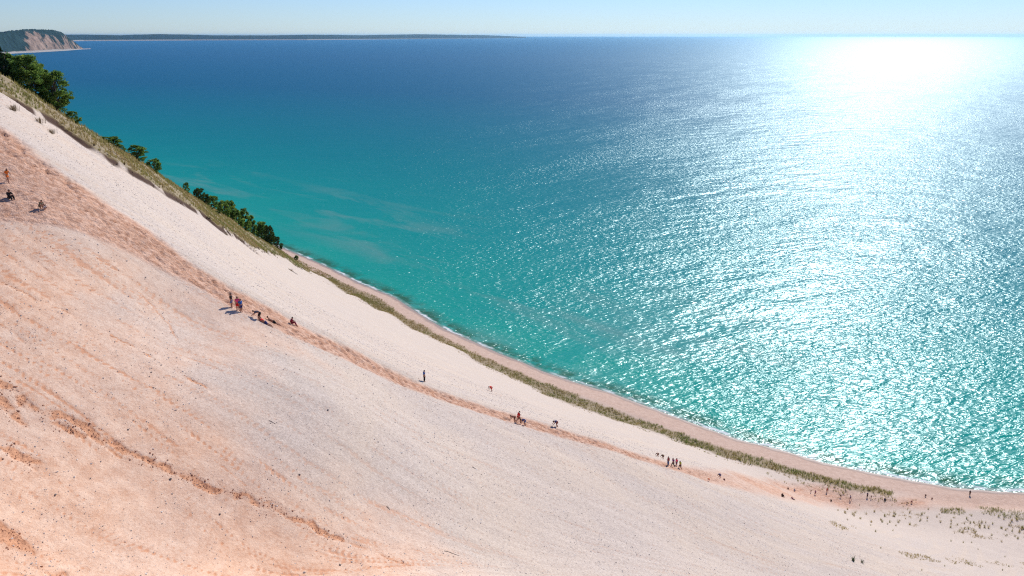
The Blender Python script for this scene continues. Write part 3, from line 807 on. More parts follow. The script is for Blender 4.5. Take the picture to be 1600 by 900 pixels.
def tree_kind(seed, wide, low, nclump, per, leaf, conifer=False):
    """unit-height tree: (trunk mesh, crown mesh)"""
    r = np.random.default_rng(seed)
    tips = []; tubes = []
    lean = r.normal(0, 0.05, 2)
    trunk = [np.array([lean[0] * t ** 1.5 + r.normal(0, .008), lean[1] * t ** 1.5 + r.normal(0, .008), t * 0.9 - 0.06]) for t in np.linspace(0, 1, 8)]
    tubes.append(tube(trunk, np.linspace(0.026, 0.005, 8)))
    if conifer:
        C = []; rad = []
        for z in np.linspace(0.14, 0.97, 22):
            R0 = wide * 0.5 * (1.02 - z) ** 0.75 * r.uniform(0.75, 1.15)
            for k in range(7 if z < 0.7 else 4):
                az = r.uniform(0, 6.28)
                for f in (0.45, 0.85):
                    C.append([math.cos(az) * R0 * f, math.sin(az) * R0 * f, z - 0.05 * f + r.normal(0, .01)]); rad.append(0.028 + 0.02 * (1 - f))
                tubes.append(tube([[0, 0, z], [math.cos(az) * R0, math.sin(az) * R0, z - 0.05]], [0.005, 0.001], 4))
        C = np.array(C); rad = np.array(rad)
    else:
        C = []; rad = []
        for k in range(nclump):
            az = r.uniform(0, 6.28); z = low + (1 - low) * r.uniform(0.02, 0.97)
            q = (z - low) / (1 - low)
            prof = math.sin(math.pi * min(1, q * 0.82 + 0.16)) ** 0.6
            R0 = wide * 0.5 * prof * r.uniform(0.3, 1.0) ** 0.6
            C.append([math.cos(az) * R0 + lean[0] * z, math.sin(az) * R0 + lean[1] * z, z]); rad.append(r.uniform(0.055, 0.12) * (0.6 + 0.5 * wide))
            if k % 2 == 0:
                b0 = trunk[int(np.clip(z * 5.5, 1, 6))]
                e = np.array(C[-1]); mid = (b0 + e) / 2 + np.array([0, 0, 0.03])
                tubes.append(tube([b0, mid, e], [0.010, 0.006, 0.002], 4))
        C = np.array(C); rad = np.array(rad)
    V, Fq = join(tubes)
    tm = make_mesh('trunk', V, Fq, M_BARK)
    V, Fq, T = leaf_cloud(C, rad, per, leaf, r, 0.45)
    cm = make_mesh('crown', V, Fq, None, smooth=False); add_attr(cm, 'tone', T); cm.materials.append(M_LEAF)
    return tm, cm
KINDS = {'big': tree_kind(1, 0.72, 0.12, 120, 95, 0.022), 'tall': tree_kind(2, 0.56, 0.06, 100, 80, 0.022), 'bush': tree_kind(3, 1.0, 0.02, 70, 60, 0.036),
         'slim': tree_kind(4, 0.5, 0.05, 60, 60, 0.032), 'bush2': tree_kind(5, 0.85, 0.02, 64, 60, 0.036), 'pine': tree_kind(6, 0.5, 0.1, 0, 34, 0.016, True), 'shaggy': tree_kind(7, 0.62, 0.05, 80, 75, 0.026)}
def ridge_depth(u):
    u = max(u, 1); v0 = float(np.interp(u, [r[0] for r in RIDGE], [r[1] for r in RIDGE]))
    for v in np.arange(v0 - 26, v0 + 30, 1.5):
        p = hit(u, v)
        if p is not None and p[2] > 3: return float(p[1] * CP + (EYE - p[2]) * SP)
    return float(np.interp(u, [r[0] for r in RIDGE], [r[2] for r in RIDGE]))
def plant_tree(name, kind, u, vtop, wpx, back, label, cat, group=None, mat=None, d=None):
    D = (ridge_depth(u) if d is None else d) + back
    p = at_d(u, vtop, D)
    z0 = ground(p[0], p[1]) - 0.15
    h = p[2] - z0
    root = bpy.data.objects.new(name, None); col.objects.link(root)
    root.location = (p[0], p[1], z0); root.empty_display_size = 0.3
    w = wpx * 1.15 * D / F
    nat = {'big': .72, 'tall': .56, 'bush': 1.0, 'slim': .5, 'bush2': .85, 'pine': .5, 'shaggy': .62}[kind]
    sxy = w / nat
    root.rotation_euler = (0, 0, random.uniform(0, 6.28)); root.scale = (sxy, sxy, h)
    tag(root, label, cat, group)
    tm, cm = KINDS[kind]
    link('trunk', tm, root)
    if mat is not None:
        cm2 = MATCOPY.get((kind, mat.name))
        if cm2 is None:
            cm2 = cm.copy(); cm2.materials.clear(); cm2.materials.append(mat); MATCOPY[(kind, mat.name)] = cm2
        cm = cm2
    link('crown', cm, root)
    return root
MATCOPY = {}
G1 = 'trees along the dune ridge'; G2 = 'shrubs along the dune ridge'
plant_tree('pine_tree', 'pine', -4, 70, 34, 3, 'dark pine cut by the left edge of the picture on the ridge', 'tree', G1, M_NEEDLE)
plant_tree('leafy_tree', 'shaggy', 12, 84, 34, 8, 'dark leafy tree between the pine and the biggest tree on the ridge', 'tree', G1)
plant_tree('leafy_tree', 'big', 40, 86, 50, 3, 'biggest full-crowned tree at the top left of the ridge', 'tree', G1)
plant_tree('leafy_tree', 'tall', 81, 111, 40, 2, 'tall oval tree standing right of the biggest tree on the ridge', 'tree', G1)
plant_tree('leafy_tree', 'slim', 64, 125, 24, 5, 'shorter tree squeezed between the biggest and the tall oval tree', 'tree', G1)
plant_tree('shrub', 'bush2', 113, 173, 20, 1, 'small dark shrub just down the ridge from the tall oval tree', 'shrub', G2)
plant_tree('shrub', 'bush', 165, 213, 18, 3, 'low dark shrub at the upper end of a row of three on the bare ridge', 'shrub', G2)
plant_tree('shrub', 'slim', 176, 213, 18, 3, 'middle shrub of the row of three on the bare upper ridge', 'shrub', G2)
plant_tree('shrub', 'bush2', 189, 226, 12, 2, 'smallest, lowest shrub ending the row of three on the bare ridge', 'shrub', G2)
plant_tree('shrub', 'shaggy', 212, 227, 26, 2, 'open branching shrub standing taller between the two low ones on mid ridge', 'shrub', G2)
plant_tree('shrub', 'bush', 238, 248, 20, 2, 'round dark shrub right beside the taller open branching shrub', 'shrub', G2)
plant_tree('shrub', 'bush2', 289, 285, 10, 4, 'tiny shrub starting the lower clump on the ridge, set apart uphill', 'shrub', G2)
plant_tree('shrub', 'bush', 308, 293, 17, 4, 'rounded shrub second from the uphill end of the lower clump', 'shrub', G2, M_LEAF2)
plant_tree('leafy_tree', 'slim', 320, 303, 13, 4, 'slim pale green sapling at the uphill edge of the dark grove', 'tree', G1, M_LEAF2)
plant_tree('leafy_tree', 'bush2', 333, 305, 22, 8, 'dark tree leading the uphill end of the lower grove', 'tree', G1)
plant_tree('leafy_tree', 'bush', 347, 312, 20, 8, 'second dark tree of the lower grove, counted from uphill', 'tree', G1)
plant_tree('leafy_tree', 'tall', 357, 313, 17, 6, 'tallest dark tree near the middle of the lower grove', 'tree', G1)
plant_tree('leafy_tree', 'bush2', 368, 327, 20, 6, 'dark low tree right below the tallest of the lower grove', 'tree', G1)
plant_tree('leafy_tree', 'shaggy', 379, 326, 18, 6, 'dark tree third from the downhill end of the lower grove', 'tree', G1)
plant_tree('leafy_tree', 'slim', 392, 336, 13, 8, 'narrow dark tree with a gap of water on its downhill side', 'tree', G1)
plant_tree('leafy_tree', 'big', 407, 347, 20, 10, 'large green tree just downhill of the gap in the lower grove', 'tree', G1)
plant_tree('leafy_tree', 'tall', 418, 352, 15, 8, 'pale green tree at the downhill end of the lower grove', 'tree', G1, M_LEAF2)
plant_tree('shrub', 'bush2', 433, 369, 13, 0, 'small shrub alone where the ridge runs down to the beach', 'shrub', G2, M_LEAF2)
plant_tree('shrub', 'slim', 462.5, 399, 6, 0, 'tiny dark shrub standing alone on the far beach', 'shrub', G2, None, float(at_z(462, 406, 1.0)[1] * CP + (EYE - 1) * SP))
plant_tree('shrub', 'bush2', 326, 322, 14, -9, 'pale low shrub on the sand side of the slim sapling', 'shrub', G2, M_LEAF2)
plant_tree('shrub', 'bush', 337, 329, 15, -8, 'pale low shrub on the sand side of the dark grove', 'shrub', G2, M_LEAF2)
# dead brush caught below the turf edge
M_TWIG = leaf_mat('dead_brush', (0.12, 0.09, 0.055), (0.24, 0.18, 0.11), (0.32, 0.26, 0.14), 0.35)
BRUSH = tuft_mesh('dead_bush', 60, 0.9, 0.03, 0.9, 0.4, M_TWIG, 71)
for u, v, s, lab in ((20,171,1.0,'dead brown brush at the very top of the pale slope, under the pine'), (62,190,1.0,'dry brush caught on pale sand below the biggest tree'), (80,206,0.8,'dry brush lowest of three on the pale sand under the trees'),
                     (455,423,0.9,'dead brush by the driftwood above the far end of the grass strip'), (352,363,0.8,'dark dead brush on sand below the lower grove')):
    place_tuft('dead_bush', BRUSH, u, v, s, lab, 'dead bush', 'dead brush on the sand')
# ------------------------------------------------------------------ stones, clods and sticks lying on the sand
def stone_verts(seed):
    r = np.random.default_rng(seed)
    t = (1 + 5 ** 0.5) / 2
    v = np.array([(-1,t,0),(1,t,0),(-1,-t,0),(1,-t,0),(0,-1,t),(0,1,t),(0,-1,-t),(0,1,-t),(t,0,-1),(t,0,1),(-t,0,-1),(-t,0,1)], float); v /= np.linalg.norm(v[0])
    return v * r.uniform(0.75, 1.2, 12)[:, None]
ICO = np.array([(0,11,5),(0,5,1),(0,1,7),(0,7,10),(0,10,11),(1,5,9),(5,11,4),(11,10,2),(10,7,6),(7,1,8),(3,9,4),(3,4,2),(3,2,6),(3,6,8),(3,8,9),(4,9,5),(2,4,11),(6,2,10),(8,6,7),(9,8,1)])
SV = np.stack([stone_verts(s) for s in range(24)])
def lumps(x, y, size, flat, rng):
    n = len(x)
    v = SV[rng.integers(0, 24, n)] * size[:, None, None] * np.array([1, 1, 1.0]); v[:, :, 2] *= flat
    v[:, :, 0] *= rng.uniform(0.8, 1.5, n)[:, None]
    a = rng.uniform(0, 6.28, n); c, s = np.cos(a)[:, None], np.sin(a)[:, None]
    vx = v[:, :, 0] * c - v[:, :, 1] * s; vy = v[:, :, 0] * s + v[:, :, 1] * c
    z = ground_v(x, y) + size * 0.12
    V = np.stack([vx + x[:, None], vy + y[:, None], v[:, :, 2] + z[:, None]], -1).reshape(-1, 3)
    Fq = (ICO[None] + (np.arange(n) * 12)[:, None, None]).reshape(-1, 3)
    return V, Fq
def stone_mat(name, stops):
    m = NT(name)
    c = m.ramp(m.attr('tone').outputs['Fac'], stops)
    c = m.mix(m.rng(m.noise(m.pos(), 9.0, 3), 0.35, 0.65, 0, 0.3), c, (0.2, 0.17, 0.15))
    m.bsdf(Base_Color=c, Roughness=0.8, Specular_IOR_Level=0.3)
    return m.m
M_STONE = stone_mat('pebble_stone', [(0.0, (0.09, 0.08, 0.085)), (0.3, (0.26, 0.22, 0.21)), (0.6, (0.54, 0.47, 0.43)), (1.0, (0.80, 0.75, 0.70))])
M_CLOD = stone_mat('damp_sand_clods', [(0.0, (0.20, 0.07, 0.035)), (0.5, (0.46, 0.20, 0.105)), (1.0, (0.70, 0.40, 0.25))])
rng = np.random.default_rng(23)
n = 110000
thp = rng.uniform(R(-36), R(36), n); rp = 18 * (150 / 18) ** rng.uniform(0, 1, n) ** 0.8
x = rp * np.sin(thp); y = rp * np.cos(thp)
pm = band_mask(x, y, PU, PL, 1.0)
keep = (inland(x, y) > 26) & (pm < 0.3) & (fbm(x / 6, y / 6, 3, 24) + rng.uniform(-0.4, 0.4, n) > -0.12)
x, y, rp = x[keep], y[keep], rp[keep]
size = 0.015 * np.exp(rng.normal(0, 0.5, len(x))) * (0.6 + rp / 60)
V, Fq = lumps(x, y, np.minimum(size, 0.09), 0.5, rng)
me = make_mesh('pebbles', V, Fq, M_STONE, smooth=False); add_attr(me, 'tone', np.repeat(np.clip(rng.normal(0.66, 0.26, len(x)), 0, 1), 12))
tag(link('pebbles', me), kind='stuff')
xs, ys, ss = [], [], []
for pix, w, st in RILLS:
    P_ = world_poly(pix)
    if len(P_) < 2: continue
    seg = np.linalg.norm(np.diff(P_, axis=0), axis=1); L = np.concatenate([[0], np.cumsum(seg)])
    nn = int(L[-1] * (30 if w > 0.3 else 8))
    t = rng.uniform(0, L[-1], nn)
    px = np.interp(t, L, P_[:, 0]) + rng.normal(0, w * 0.7, nn); py = np.interp(t, L, P_[:, 1]) + rng.normal(0, w * 0.7, nn)
    ok = fbm(px / 1.3, py / 1.3, 3, 41) > -0.3
    xs.append(px[ok]); ys.append(py[ok]); ss.append(np.minimum(0.022 * np.exp(rng.normal(0, 0.5, ok.sum())) * (1.3 if w > 0.3 else 0.9), 0.085))
x = np.concatenate(xs); y = np.concatenate(ys)
V, Fq = lumps(x, y, np.concatenate(ss), 0.7, rng)
me = make_mesh('sand_clods', V, Fq, M_CLOD, smooth=False); add_attr(me, 'tone', np.repeat(np.clip(rng.normal(0.45, 0.25, len(x)), 0, 1), 12))
tag(link('sand_clods', me), kind='stuff')
def big_stone(u, v, s, tone, label, seed):
    p = hit(u, v)
    x_ = np.zeros(1)
    V = SV[seed] * s * np.array([1.2, 0.9, 0.6])
    me = make_mesh('stone', V, ICO, M_STONE, smooth=False); add_attr(me, 'tone', np.full(12, tone))
    md = bpy.data.objects.new('stone', me); col.objects.link(md)
    md.location = (p[0], p[1], ground(p[0], p[1]) + s * 0.2); md.rotation_euler = (0, 0, seed)
    tag(md, label, 'stone', 'larger stones on the sand')
big_stone(475, 891, 0.11, 0.45, 'blue-grey stone near the bottom edge, below the end of the long rill', 1)
big_stone(531, 880, 0.10, 0.05, 'dark stone just under the thin lower end of the long rill', 2)
big_stone(343, 801, 0.10, 0.12, 'dark stone on sand below the middle of the long orange rill', 3)
big_stone(266, 747, 0.11, 0.02, 'blackish stone touching the lower edge of the long orange rill', 4)
big_stone(87, 776, 0.10, 0.03, 'small black stone on orange sand right of the short lower rill', 5)
big_stone(468, 741, 0.10, 0.1, 'dark stone on pale sand above the long rill', 6)
big_stone(512, 640, 0.12, 0.1, 'lone dark stone high on the middle of the pale slope', 7)
M_WOOD = NT('driftwood')
M_WOOD.bsdf(Base_Color=M_WOOD.mix(M_WOOD.noise(M_WOOD.pos(), 6.0, 4), (0.13, 0.10, 0.08), (0.42, 0.36, 0.30)), Roughness=0.9)
def stick(u0, v0, u1, v1, r_, label, name='driftwood_stick'):
    a = hit(u0, v0); b = hit(u1, v1)
    mid = (a + b) / 2
    pth = []
    for t in np.linspace(0, 1, 7):
        q = a * (1 - t) + b * t + np.array([0, 0, 0]) + (b - a)[[1, 0, 2]] * np.array([-1, 1, 0]) * 0.06 * math.sin(5 * t)
        q[2] = ground(q[0], q[1]) + r_ * 0.6
        pth.append(q - mid)
    V, Fq = tube(pth, np.linspace(r_, r_ * 0.45, 7), 6)
    d_ = (b - a); br = np.array(pth[3]); e = br + np.array([d_[1], -d_[0], 0]) * 0.15 + np.array([0, 0, 0.1])
    V2, F2 = tube([br, (br + e) / 2, e], [r_ * .6, r_ * .4, r_ * .2], 5)
    V, Fq = join([(V, Fq), (V2, F2)])
    o = link(name, make_mesh(name, V, Fq, M_WOOD.m), loc=mid)
    tag(o, label, 'driftwood', 'sticks lying on the sand')
stick(420, 656, 431, 662, 0.035, 'short grey stick on the pale slope below the lying climbers')
stick(694, 862, 717, 870, 0.03, 'long thin pale stick near the bottom edge, right of the long rill')
stick(604, 791, 610, 796, 0.04, 'short stick on bare sand in the lower middle')
stick(451, 420, 464, 428, 0.16, 'dark driftwood pole lying above the far grass strip')
stick(738, 730, 744, 733, 0.04, 'tiny stick between the long path and the lower middle sand')

# ------------------------------------------------------------------ people
def cloth(name, c, rough=0.85):
    m = NT(name)
    n_ = m.noise(m.n('ShaderNodeTexCoord').outputs['Object'], 14.0, 3)
    m.bsdf(Base_Color=m.mix(m.rng(n_, 0.35, 0.65), tuple(v * 0.8 for v in c), c), Roughness=rough, Specular_IOR_Level=0.2)
    return m.m
CL = {k: cloth('fabric_' + k, c) for k, c in dict(black=(.012,.012,.016), navy=(.03,.04,.16), blue=(.03,.14,.48), denim=(.09,.18,.42), red=(.80,.03,.03), orange=(.85,.20,.03), pink=(.85,.08,.24), maroon=(.26,.02,.05), grey=(.10,.10,.13), khaki=(.20,.18,.10), white=(.72,.72,.72), lime=(.50,.70,.06), purple=(.22,.07,.26), paleblue=(.32,.45,.58), brown=(.11,.05,.03)).items()}
SKIN = {'fair': cloth('skin_fair', (.60,.35,.25), .6), 'tan': cloth('skin_tan', (.45,.23,.15), .6), 'dark': cloth('skin_dark', (.14,.07,.045), .6)}
HAIR = {'black': cloth('hair_black', (.012,.010,.010), .6), 'brown': cloth('hair_brown', (.05,.028,.016), .6), 'blond': cloth('hair_blond', (.30,.20,.09), .6)}
def J(pelvis, spine, chest, neck, head, top, sh, el, wr, hip, kn, an, toe):
    return dict(pelvis=pelvis, spine=spine, chest=chest, neck=neck, head=head, top=top, sh=sh, el=el, wr=wr, hip=hip, kn=kn, an=an, toe=toe)
def lr(*a):   # left and right joints mirrored
    x, y, z = a
    return ((-x, y, z), (x, y, z))
def pose(kind, g):
    if kind == 'stand':
        return J((0,0,.95),(0,-.01,1.12),(0,0,1.32),(0,.02,1.48),(0,.05,1.58),(0,.06,1.70), lr(.17,0,1.41), lr(.23,-.03,1.13), lr(.22,.07,.90), lr(.09,0,.92), lr(.10,.03,.50), lr(.11,-.02,.09), lr(.13,.13,.04))
    if kind == 'walk':
        return J((0,0,.93),(0,.03,1.10),(0,.07,1.30),(0,.12,1.45),(0,.16,1.55),(0,.18,1.67), lr(.17,.07,1.39), ((-.23,.22,1.15),(.23,-.10,1.14)), ((-.20,.38,1.02),(.24,-.16,.90)), lr(.09,0,.90), ((-.09,.02,.48),(.10,.26,.54)), ((-.09,-.30,.14 - .30 * g),(.10,.26,.10 + .26 * g)), ((-.10,-.17,.05 - .2 * g),(.11,.41,.05 + .4 * g)))
    if kind == 'climb':
        h = .10 * g
        return J((0,-.05,.86),(0,.12,.93+h),(0,.34,.96+h),(0,.50,1.0+h),(0,.60,1.02+h),(0,.71,1.06+h), lr(.17,.40,.93+h), ((-.22,.56,.66+.3*g),(.22,.44,.66+.25*g)), ((-.20,.74,.40+.5*g),(.21,.60,.42+.45*g)), lr(.09,-.05,.82), ((-.10,.14,.50),(.10,.02,.46)), ((-.10,.02,.10),(.11,-.26,.12-.26*g)), ((-.11,.16,.05+.12*g),(.12,-.12,.05-.12*g)))
    if kind == 'bend':
        return J((0,-.12,.86),(0,.02,.98),(0,.22,.98),(0,.36,.90),(0,.42,.82),(0,.50,.74), lr(.17,.27,.92), lr(.20,.30,.64), lr(.17,.38,.40), lr(.09,-.10,.82), lr(.11,.02,.47), lr(.12,-.04,.09), lr(.13,.10,.04))
    if kind == 'crouch':
        return J((0,-.12,.33),(0,-.05,.48),(0,.08,.66),(0,.17,.80),(0,.22,.90),(0,.26,1.01), lr(.17,.10,.72), lr(.24,.26,.50), lr(.12,.40,.42), lr(.09,-.10,.30), lr(.17,.28,.50), lr(.13,.02,.09), lr(.15,.17,.04))
    if kind == 'sit':
        return J((0,0,.13),(0,-.02,.30),(0,.06,.50),(0,.13,.65),(0,.18,.75),(0,.21,.86), lr(.17,.07,.57), lr(.25,.26,.38), lr(.12,.40,.42+.2*g), lr(.09,.03,.12), lr(.14,.40,.44+.3*g), lr(.12,.62,.08+.6*g), lr(.14,.76,.06+.72*g))
    if kind == 'recline':
        j = J((0,0,.13),(0,-.17,.20),(0,-.36,.33),(0,-.47,.45),(0,-.50,.55),(0,-.52,.66), lr(.17,-.38,.38), lr(.25,-.52,.10), lr(.25,-.34,.06), lr(.09,.05,.12), lr(.11,.42,.24), lr(.10,.80,.08), lr(.13,.84,.20))
    if kind == 'prone':
        j = J((0,0,.22),(0,.18,.23),(0,.40,.26),(0,.55,.33),(0,.63,.40),(0,.72,.46), lr(.17,.44,.26), lr(.30,.52,.08), lr(.26,.80,.06), lr(.09,-.04,.20), ((-.13,-.40,.09),(.2,-.22,.09)), ((-.11,-.80,.08),(.18,-.62,.08)), ((-.11,-.94,.05),(.19,-.78,.05)))
    t = lambda p: tuple(map(t, p)) if isinstance(p[0], tuple) else (p[0], p[1], p[2] + g * p[1])
    return {k: t(v) for k, v in j.items()}
def skin_mesh(name, verts, rads, edges, root=0, levels=1):
    me = bpy.data.meshes.new(name); me.from_pydata(verts, edges, [])
    o = bpy.data.objects.new(name, me); col.objects.link(o)
    o.modifiers.new('skin', 'SKIN').use_smooth_shade = True
    sv = me.skin_vertices[0].data if me.skin_vertices else None
    for i, r_ in enumerate(rads):
        sv[i].radius = r_ if isinstance(r_, tuple) else (r_, r_); sv[i].use_root = (i == root)
    sub = o.modifiers.new('sub', 'SUBSURF'); sub.levels = levels; sub.render_levels = levels
    bpy.context.view_layer.update()
    ev = o.evaluated_get(bpy.context.evaluated_depsgraph_get())
    out = bpy.data.meshes.new_from_object(ev)
    bpy.data.objects.remove(o); bpy.data.meshes.remove(me)
    return out
def mesh_arrays(me):
    V = np.empty(len(me.vertices) * 3); me.vertices.foreach_get('co', V)
    return V.reshape(-1, 3), [tuple(p.vertices) for p in me.polygons]
BODY = {}
def figure(kind, g, top, bottom):
    key = (kind, round(g, 1), top, bottom)
    if key in BODY: return BODY[key]
    j = pose(kind, round(g, 1)); v3 = lambda p: np.array(p, float)
    # body
    ch = ['pelvis', 'spine', 'chest', 'neck', 'head', 'top']
    V = [v3(j[c]) for c in ch]; rd = [.145, .130, .150, .066, .104, .080]; E_ = [(0,1),(1,2),(2,3),(3,4),(4,5)]
    for s in (0, 1):
        b = len(V); V += [v3(j['sh'][s]), v3(j['el'][s]), v3(j['wr'][s])]; rd += [.074, .055, .040]; E_ += [(2,b),(b,b+1),(b+1,b+2)]
        d = v3(j['wr'][s]) - v3(j['el'][s]); d /= np.linalg.norm(d)
        V.append(V[-1] + d * .07); rd.append(.044); E_.append((b+2, b+3))
        b = len(V); V += [v3(j['hip'][s]), v3(j['kn'][s]), v3(j['an'][s]), v3(j['toe'][s])]; rd += [.118, .080, .055, .046]; E_ += [(0,b),(b,b+1),(b+1,b+2),(b+2,b+3)]
    body = skin_mesh('body', [tuple(p) for p in V], rd, E_)
    Vb, Fb = mesh_arrays(body)
    # five fingers on each hand, the nose and ears
    parts = []
    for s in (0, 1):
        w = v3(j['wr'][s]); d = w - v3(j['el'][s]); d /= np.linalg.norm(d)
        sx = -1.0 if s == 0 else 1.0
        side = np.cross(d, [sx, 0, 0]); side /= np.linalg.norm(side) + 1e-9
        nrm = np.cross(side, d)
        for f, L in enumerate((.066, .075, .070, .054)):
            o_ = w + d * .085 + side * (.024 - .016 * f)
            parts.append(tube([o_, o_ + d * L * .55 - nrm * .006 * sx, o_ + d * L - nrm * .026 * sx], [.009, .008, .006], 5))
        o_ = w + d * .03 + side * .026
        parts.append(tube([o_, o_ + side * .03 + d * .02, o_ + side * .038 + d * .055], [.011, .010, .007], 5))
    hd = v3(j['head']); up = v3(j['top']) - hd; up /= np.linalg.norm(up); fw = np.cross([1, 0, 0], up); fw = -fw if fw[1] < 0 else fw; fw /= np.linalg.norm(fw)
    if kind in ('bend', 'climb'): fw = np.cross(up, [1, 0, 0]); fw = fw if fw[2] < 0 else -fw; fw /= np.linalg.norm(fw)
    parts.append(tube([hd + fw * .075 + up * .03, hd + fw * .112 - up * .012, hd + fw * .080 - up * .02], [.008, .014, .008], 5))
    for sx in (-1, 1):
        parts.append(tube([hd + np.array([sx * .085, 0, 0]) + up * .02, hd + np.array([sx * .098, 0, 0]), hd + np.array([sx * .086, 0, 0]) - up * .025], [.012, .016, .008], 5))
    V = [tuple(p) for p in Vb]; Fl = list(Fb)
    for pv, pf in parts:
        o_ = len(V); V += [tuple(p) for p in pv]; Fl += [tuple(int(i) + o_ for i in f) for f in pf]
    bpy.data.meshes.remove(body)
    def fin(name, V, Fl):
        me = bpy.data.meshes.new(name); me.from_pydata(V, [], Fl); me.polygons.foreach_set('use_smooth', [True] * len(me.polygons)); me.materials.append(None); me.update(); return me
    out = {'body': fin('body', V, Fl)}
    def mid(a, b, f): return v3(a) * (1 - f) + v3(b) * f
    if top != 'bare':
        V = [v3(j['pelvis']) * .6 + v3(j['spine']) * .4, v3(j['spine']), v3(j['chest']), mid(j['chest'], j['neck'], .62)]; rd = [.168, .158, .180, .098]; E_ = [(0,1),(1,2),(2,3)]
        for s in (0, 1):
            b = len(V); V += [v3(j['sh'][s]), mid(j['sh'][s], j['el'][s], .75)]; rd += [.096, .076]; E_ += [(2,b),(b,b+1)]
            if top == 'long': V += [v3(j['el'][s]), mid(j['el'][s], j['wr'][s], .9)]; rd += [.070, .055]; E_ += [(b+1,b+2),(b+2,b+3)]
        if top == 'dress':
            V += [v3(j['pelvis']), v3(j['pelvis']) * .4 + (v3(j['kn'][0]) + v3(j['kn'][1])) * .3]; rd += [.155, .19]; E_ += [(0, len(V)-2), (len(V)-2, len(V)-1)]
        t_ = skin_mesh('shirt', [tuple(p) for p in V], rd, E_); Vt, Ft = mesh_arrays(t_); bpy.data.meshes.remove(t_)
        out['shirt'] = fin('shirt', [tuple(p) for p in Vt], Ft)
    V = [v3(j['pelvis']), v3(j['pelvis']) * .5 + v3(j['spine']) * .5]; rd = [.165, .152]; E_ = [(0,1)]
    for s in (0, 1):
        b = len(V); V.append(v3(j['hip'][s])); rd.append(.138); E_.append((0,b))
        if bottom == 'shorts': V.append(mid(j['hip'][s], j['kn'][s], .85)); rd.append(.110); E_.append((b,b+1))
        else: V += [v3(j['kn'][s]), mid(j['kn'][s], j['an'][s], .93)]; rd += [.098, .078]; E_ += [(b,b+1),(b+1,b+2)]
    t_ = skin_mesh('shorts', [tuple(p) for p in V], rd, E_); Vt, Ft = mesh_arrays(t_); bpy.data.meshes.remove(t_)
    out[bottom] = fin(bottom, [tuple(p) for p in Vt], Ft)
    # hair: a cap round the back and top of the head
    V = []; Fl = []
    c = hd + up * .045 - fw * .012
    rt_ = np.cross(fw, up)
    for a in range(7):
        for b in range(12):
            th_ = math.pi * (0.62 * a / 6); ph = 2 * math.pi * b / 12
            low_ = 1.0 + 0.12 * (a / 6) * max(0, -math.sin(ph))
            p = c + up * math.cos(th_) * .103 + (rt_ * math.cos(ph) + fw * math.sin(ph) * (0.98 if math.sin(ph) < 0 else 0.9)) * math.sin(th_) * .103 * low_
            if math.sin(ph) > 0.3 and a > 4: p = c + up * math.cos(math.pi * .42) * .10 + (rt_ * math.cos(ph) + fw * math.sin(ph)) * .098
            V.append(tuple(p))
    for a in range(6):
        for b in range(12):
            Fl.append((a * 12 + b, a * 12 + (b + 1) % 12, (a + 1) * 12 + (b + 1) % 12, (a + 1) * 12 + b))
    out['hair'] = fin('hair', V, Fl)
    BODY[key] = out
    return out
def add_part(name, me, mat, root):
    o = link(name, me, root)
    o.material_slots[0].link = 'OBJECT'; o.material_slots[0].material = mat
    return o
def person(u, v, h, kind, face, top, bottom, ct, cb, skin, hair, label, group='people climbing and resting on the dune'):
    """u, v: the pixel of the feet; h: standing height in metres; face: 'up'/'down' the slope or degrees added to uphill"""
    p = hit(u, v)
    gxx = float(bil(dGx, p[:1], p[1:2])[0]); gyy = float(bil(dGy, p[:1], p[1:2])[0]); sl = min(math.hypot(gxx, gyy), 0.6)
    upa = math.atan2(-gxx, gyy)                     # rotation that turns +Y to the uphill direction
    add = {'up': 0, 'down': 180}.get(face, face)
    g = sl * math.cos(R(add))
    fig = figure(kind, g, top, bottom)
    root = bpy.data.objects.new('person', None); col.objects.link(root); root.empty_display_size = 0.3
    root.location = (p[0], p[1], ground(p[0], p[1]) - 0.02); root.rotation_euler = (0, 0, upa + R(add)); s = h / 1.75; root.scale = (s, s, s)
    tag(root, label, 'person', group)
    add_part('body', fig['body'], SKIN[skin], root)
    if 'shirt' in fig: add_part('shirt', fig['shirt'], CL[ct], root)
    add_part(bottom, fig[bottom], CL[cb], root)
    add_part('hair', fig['hair'], HAIR[hair], root)
S, T_ = 'shorts', 'trousers'
person(12,282,1.55,'walk','down','short',S,'orange','orange','tan','brown','person in orange walking at the left edge, highest on the dune')
person(14,307,1.85,'sit','down','long',T_,'black','black','tan','black','person all in black sitting hunched near the left edge')
person(64,325,1.6,'crouch','down','short',S,'khaki','khaki','tan','brown','person in khaki crouching behind a child in white')
person(70,327,1.0,'crouch','down','short',S,'white','white','tan','black','small child in white crouching before the person in khaki')
person(362,479,1.68,'stand','down','short',S,'black','denim','tan','black','person in black top and blue shorts standing alone on the path, head bowed')
person(372,484,1.72,'stand',120,'short',S,'pink','red','tan','black','person in pink top and red shorts standing on the path')
person(377,487,1.6,'stand',150,'short',S,'blue','navy','tan','black','person in blue top standing beside the one in pink')
person(406,500,1.75,'climb','up','short',S,'grey','black','tan','brown','person in grey bending to the sand on the path, facing uphill')
person(414,504,1.6,'prone','up','short',S,'red','navy','tan','black','person in red top flat on the sand beside the one in grey')
person(427,502,1.6,'prone','up','bare',S,'black','black','tan','black','bare-chested person in black shorts lying face down on the path')
person(455,504,1.7,'sit','down','short',T_,'maroon','maroon','tan','black','person in maroon sitting at the edge of the path')
person(663,595,1.72,'stand','down','short',T_,'blue','black','tan','black','person in blue top and black trousers standing alone mid slope')
person(768,611,1.9,'climb','up','short',S,'red','red','fair','brown','person in bright red climbing on all fours, apart from the path')
person(804,656,1.6,'climb','up','bare',S,'brown','brown','tan','black','bare-backed person bending uphill just left of the tall one in red')
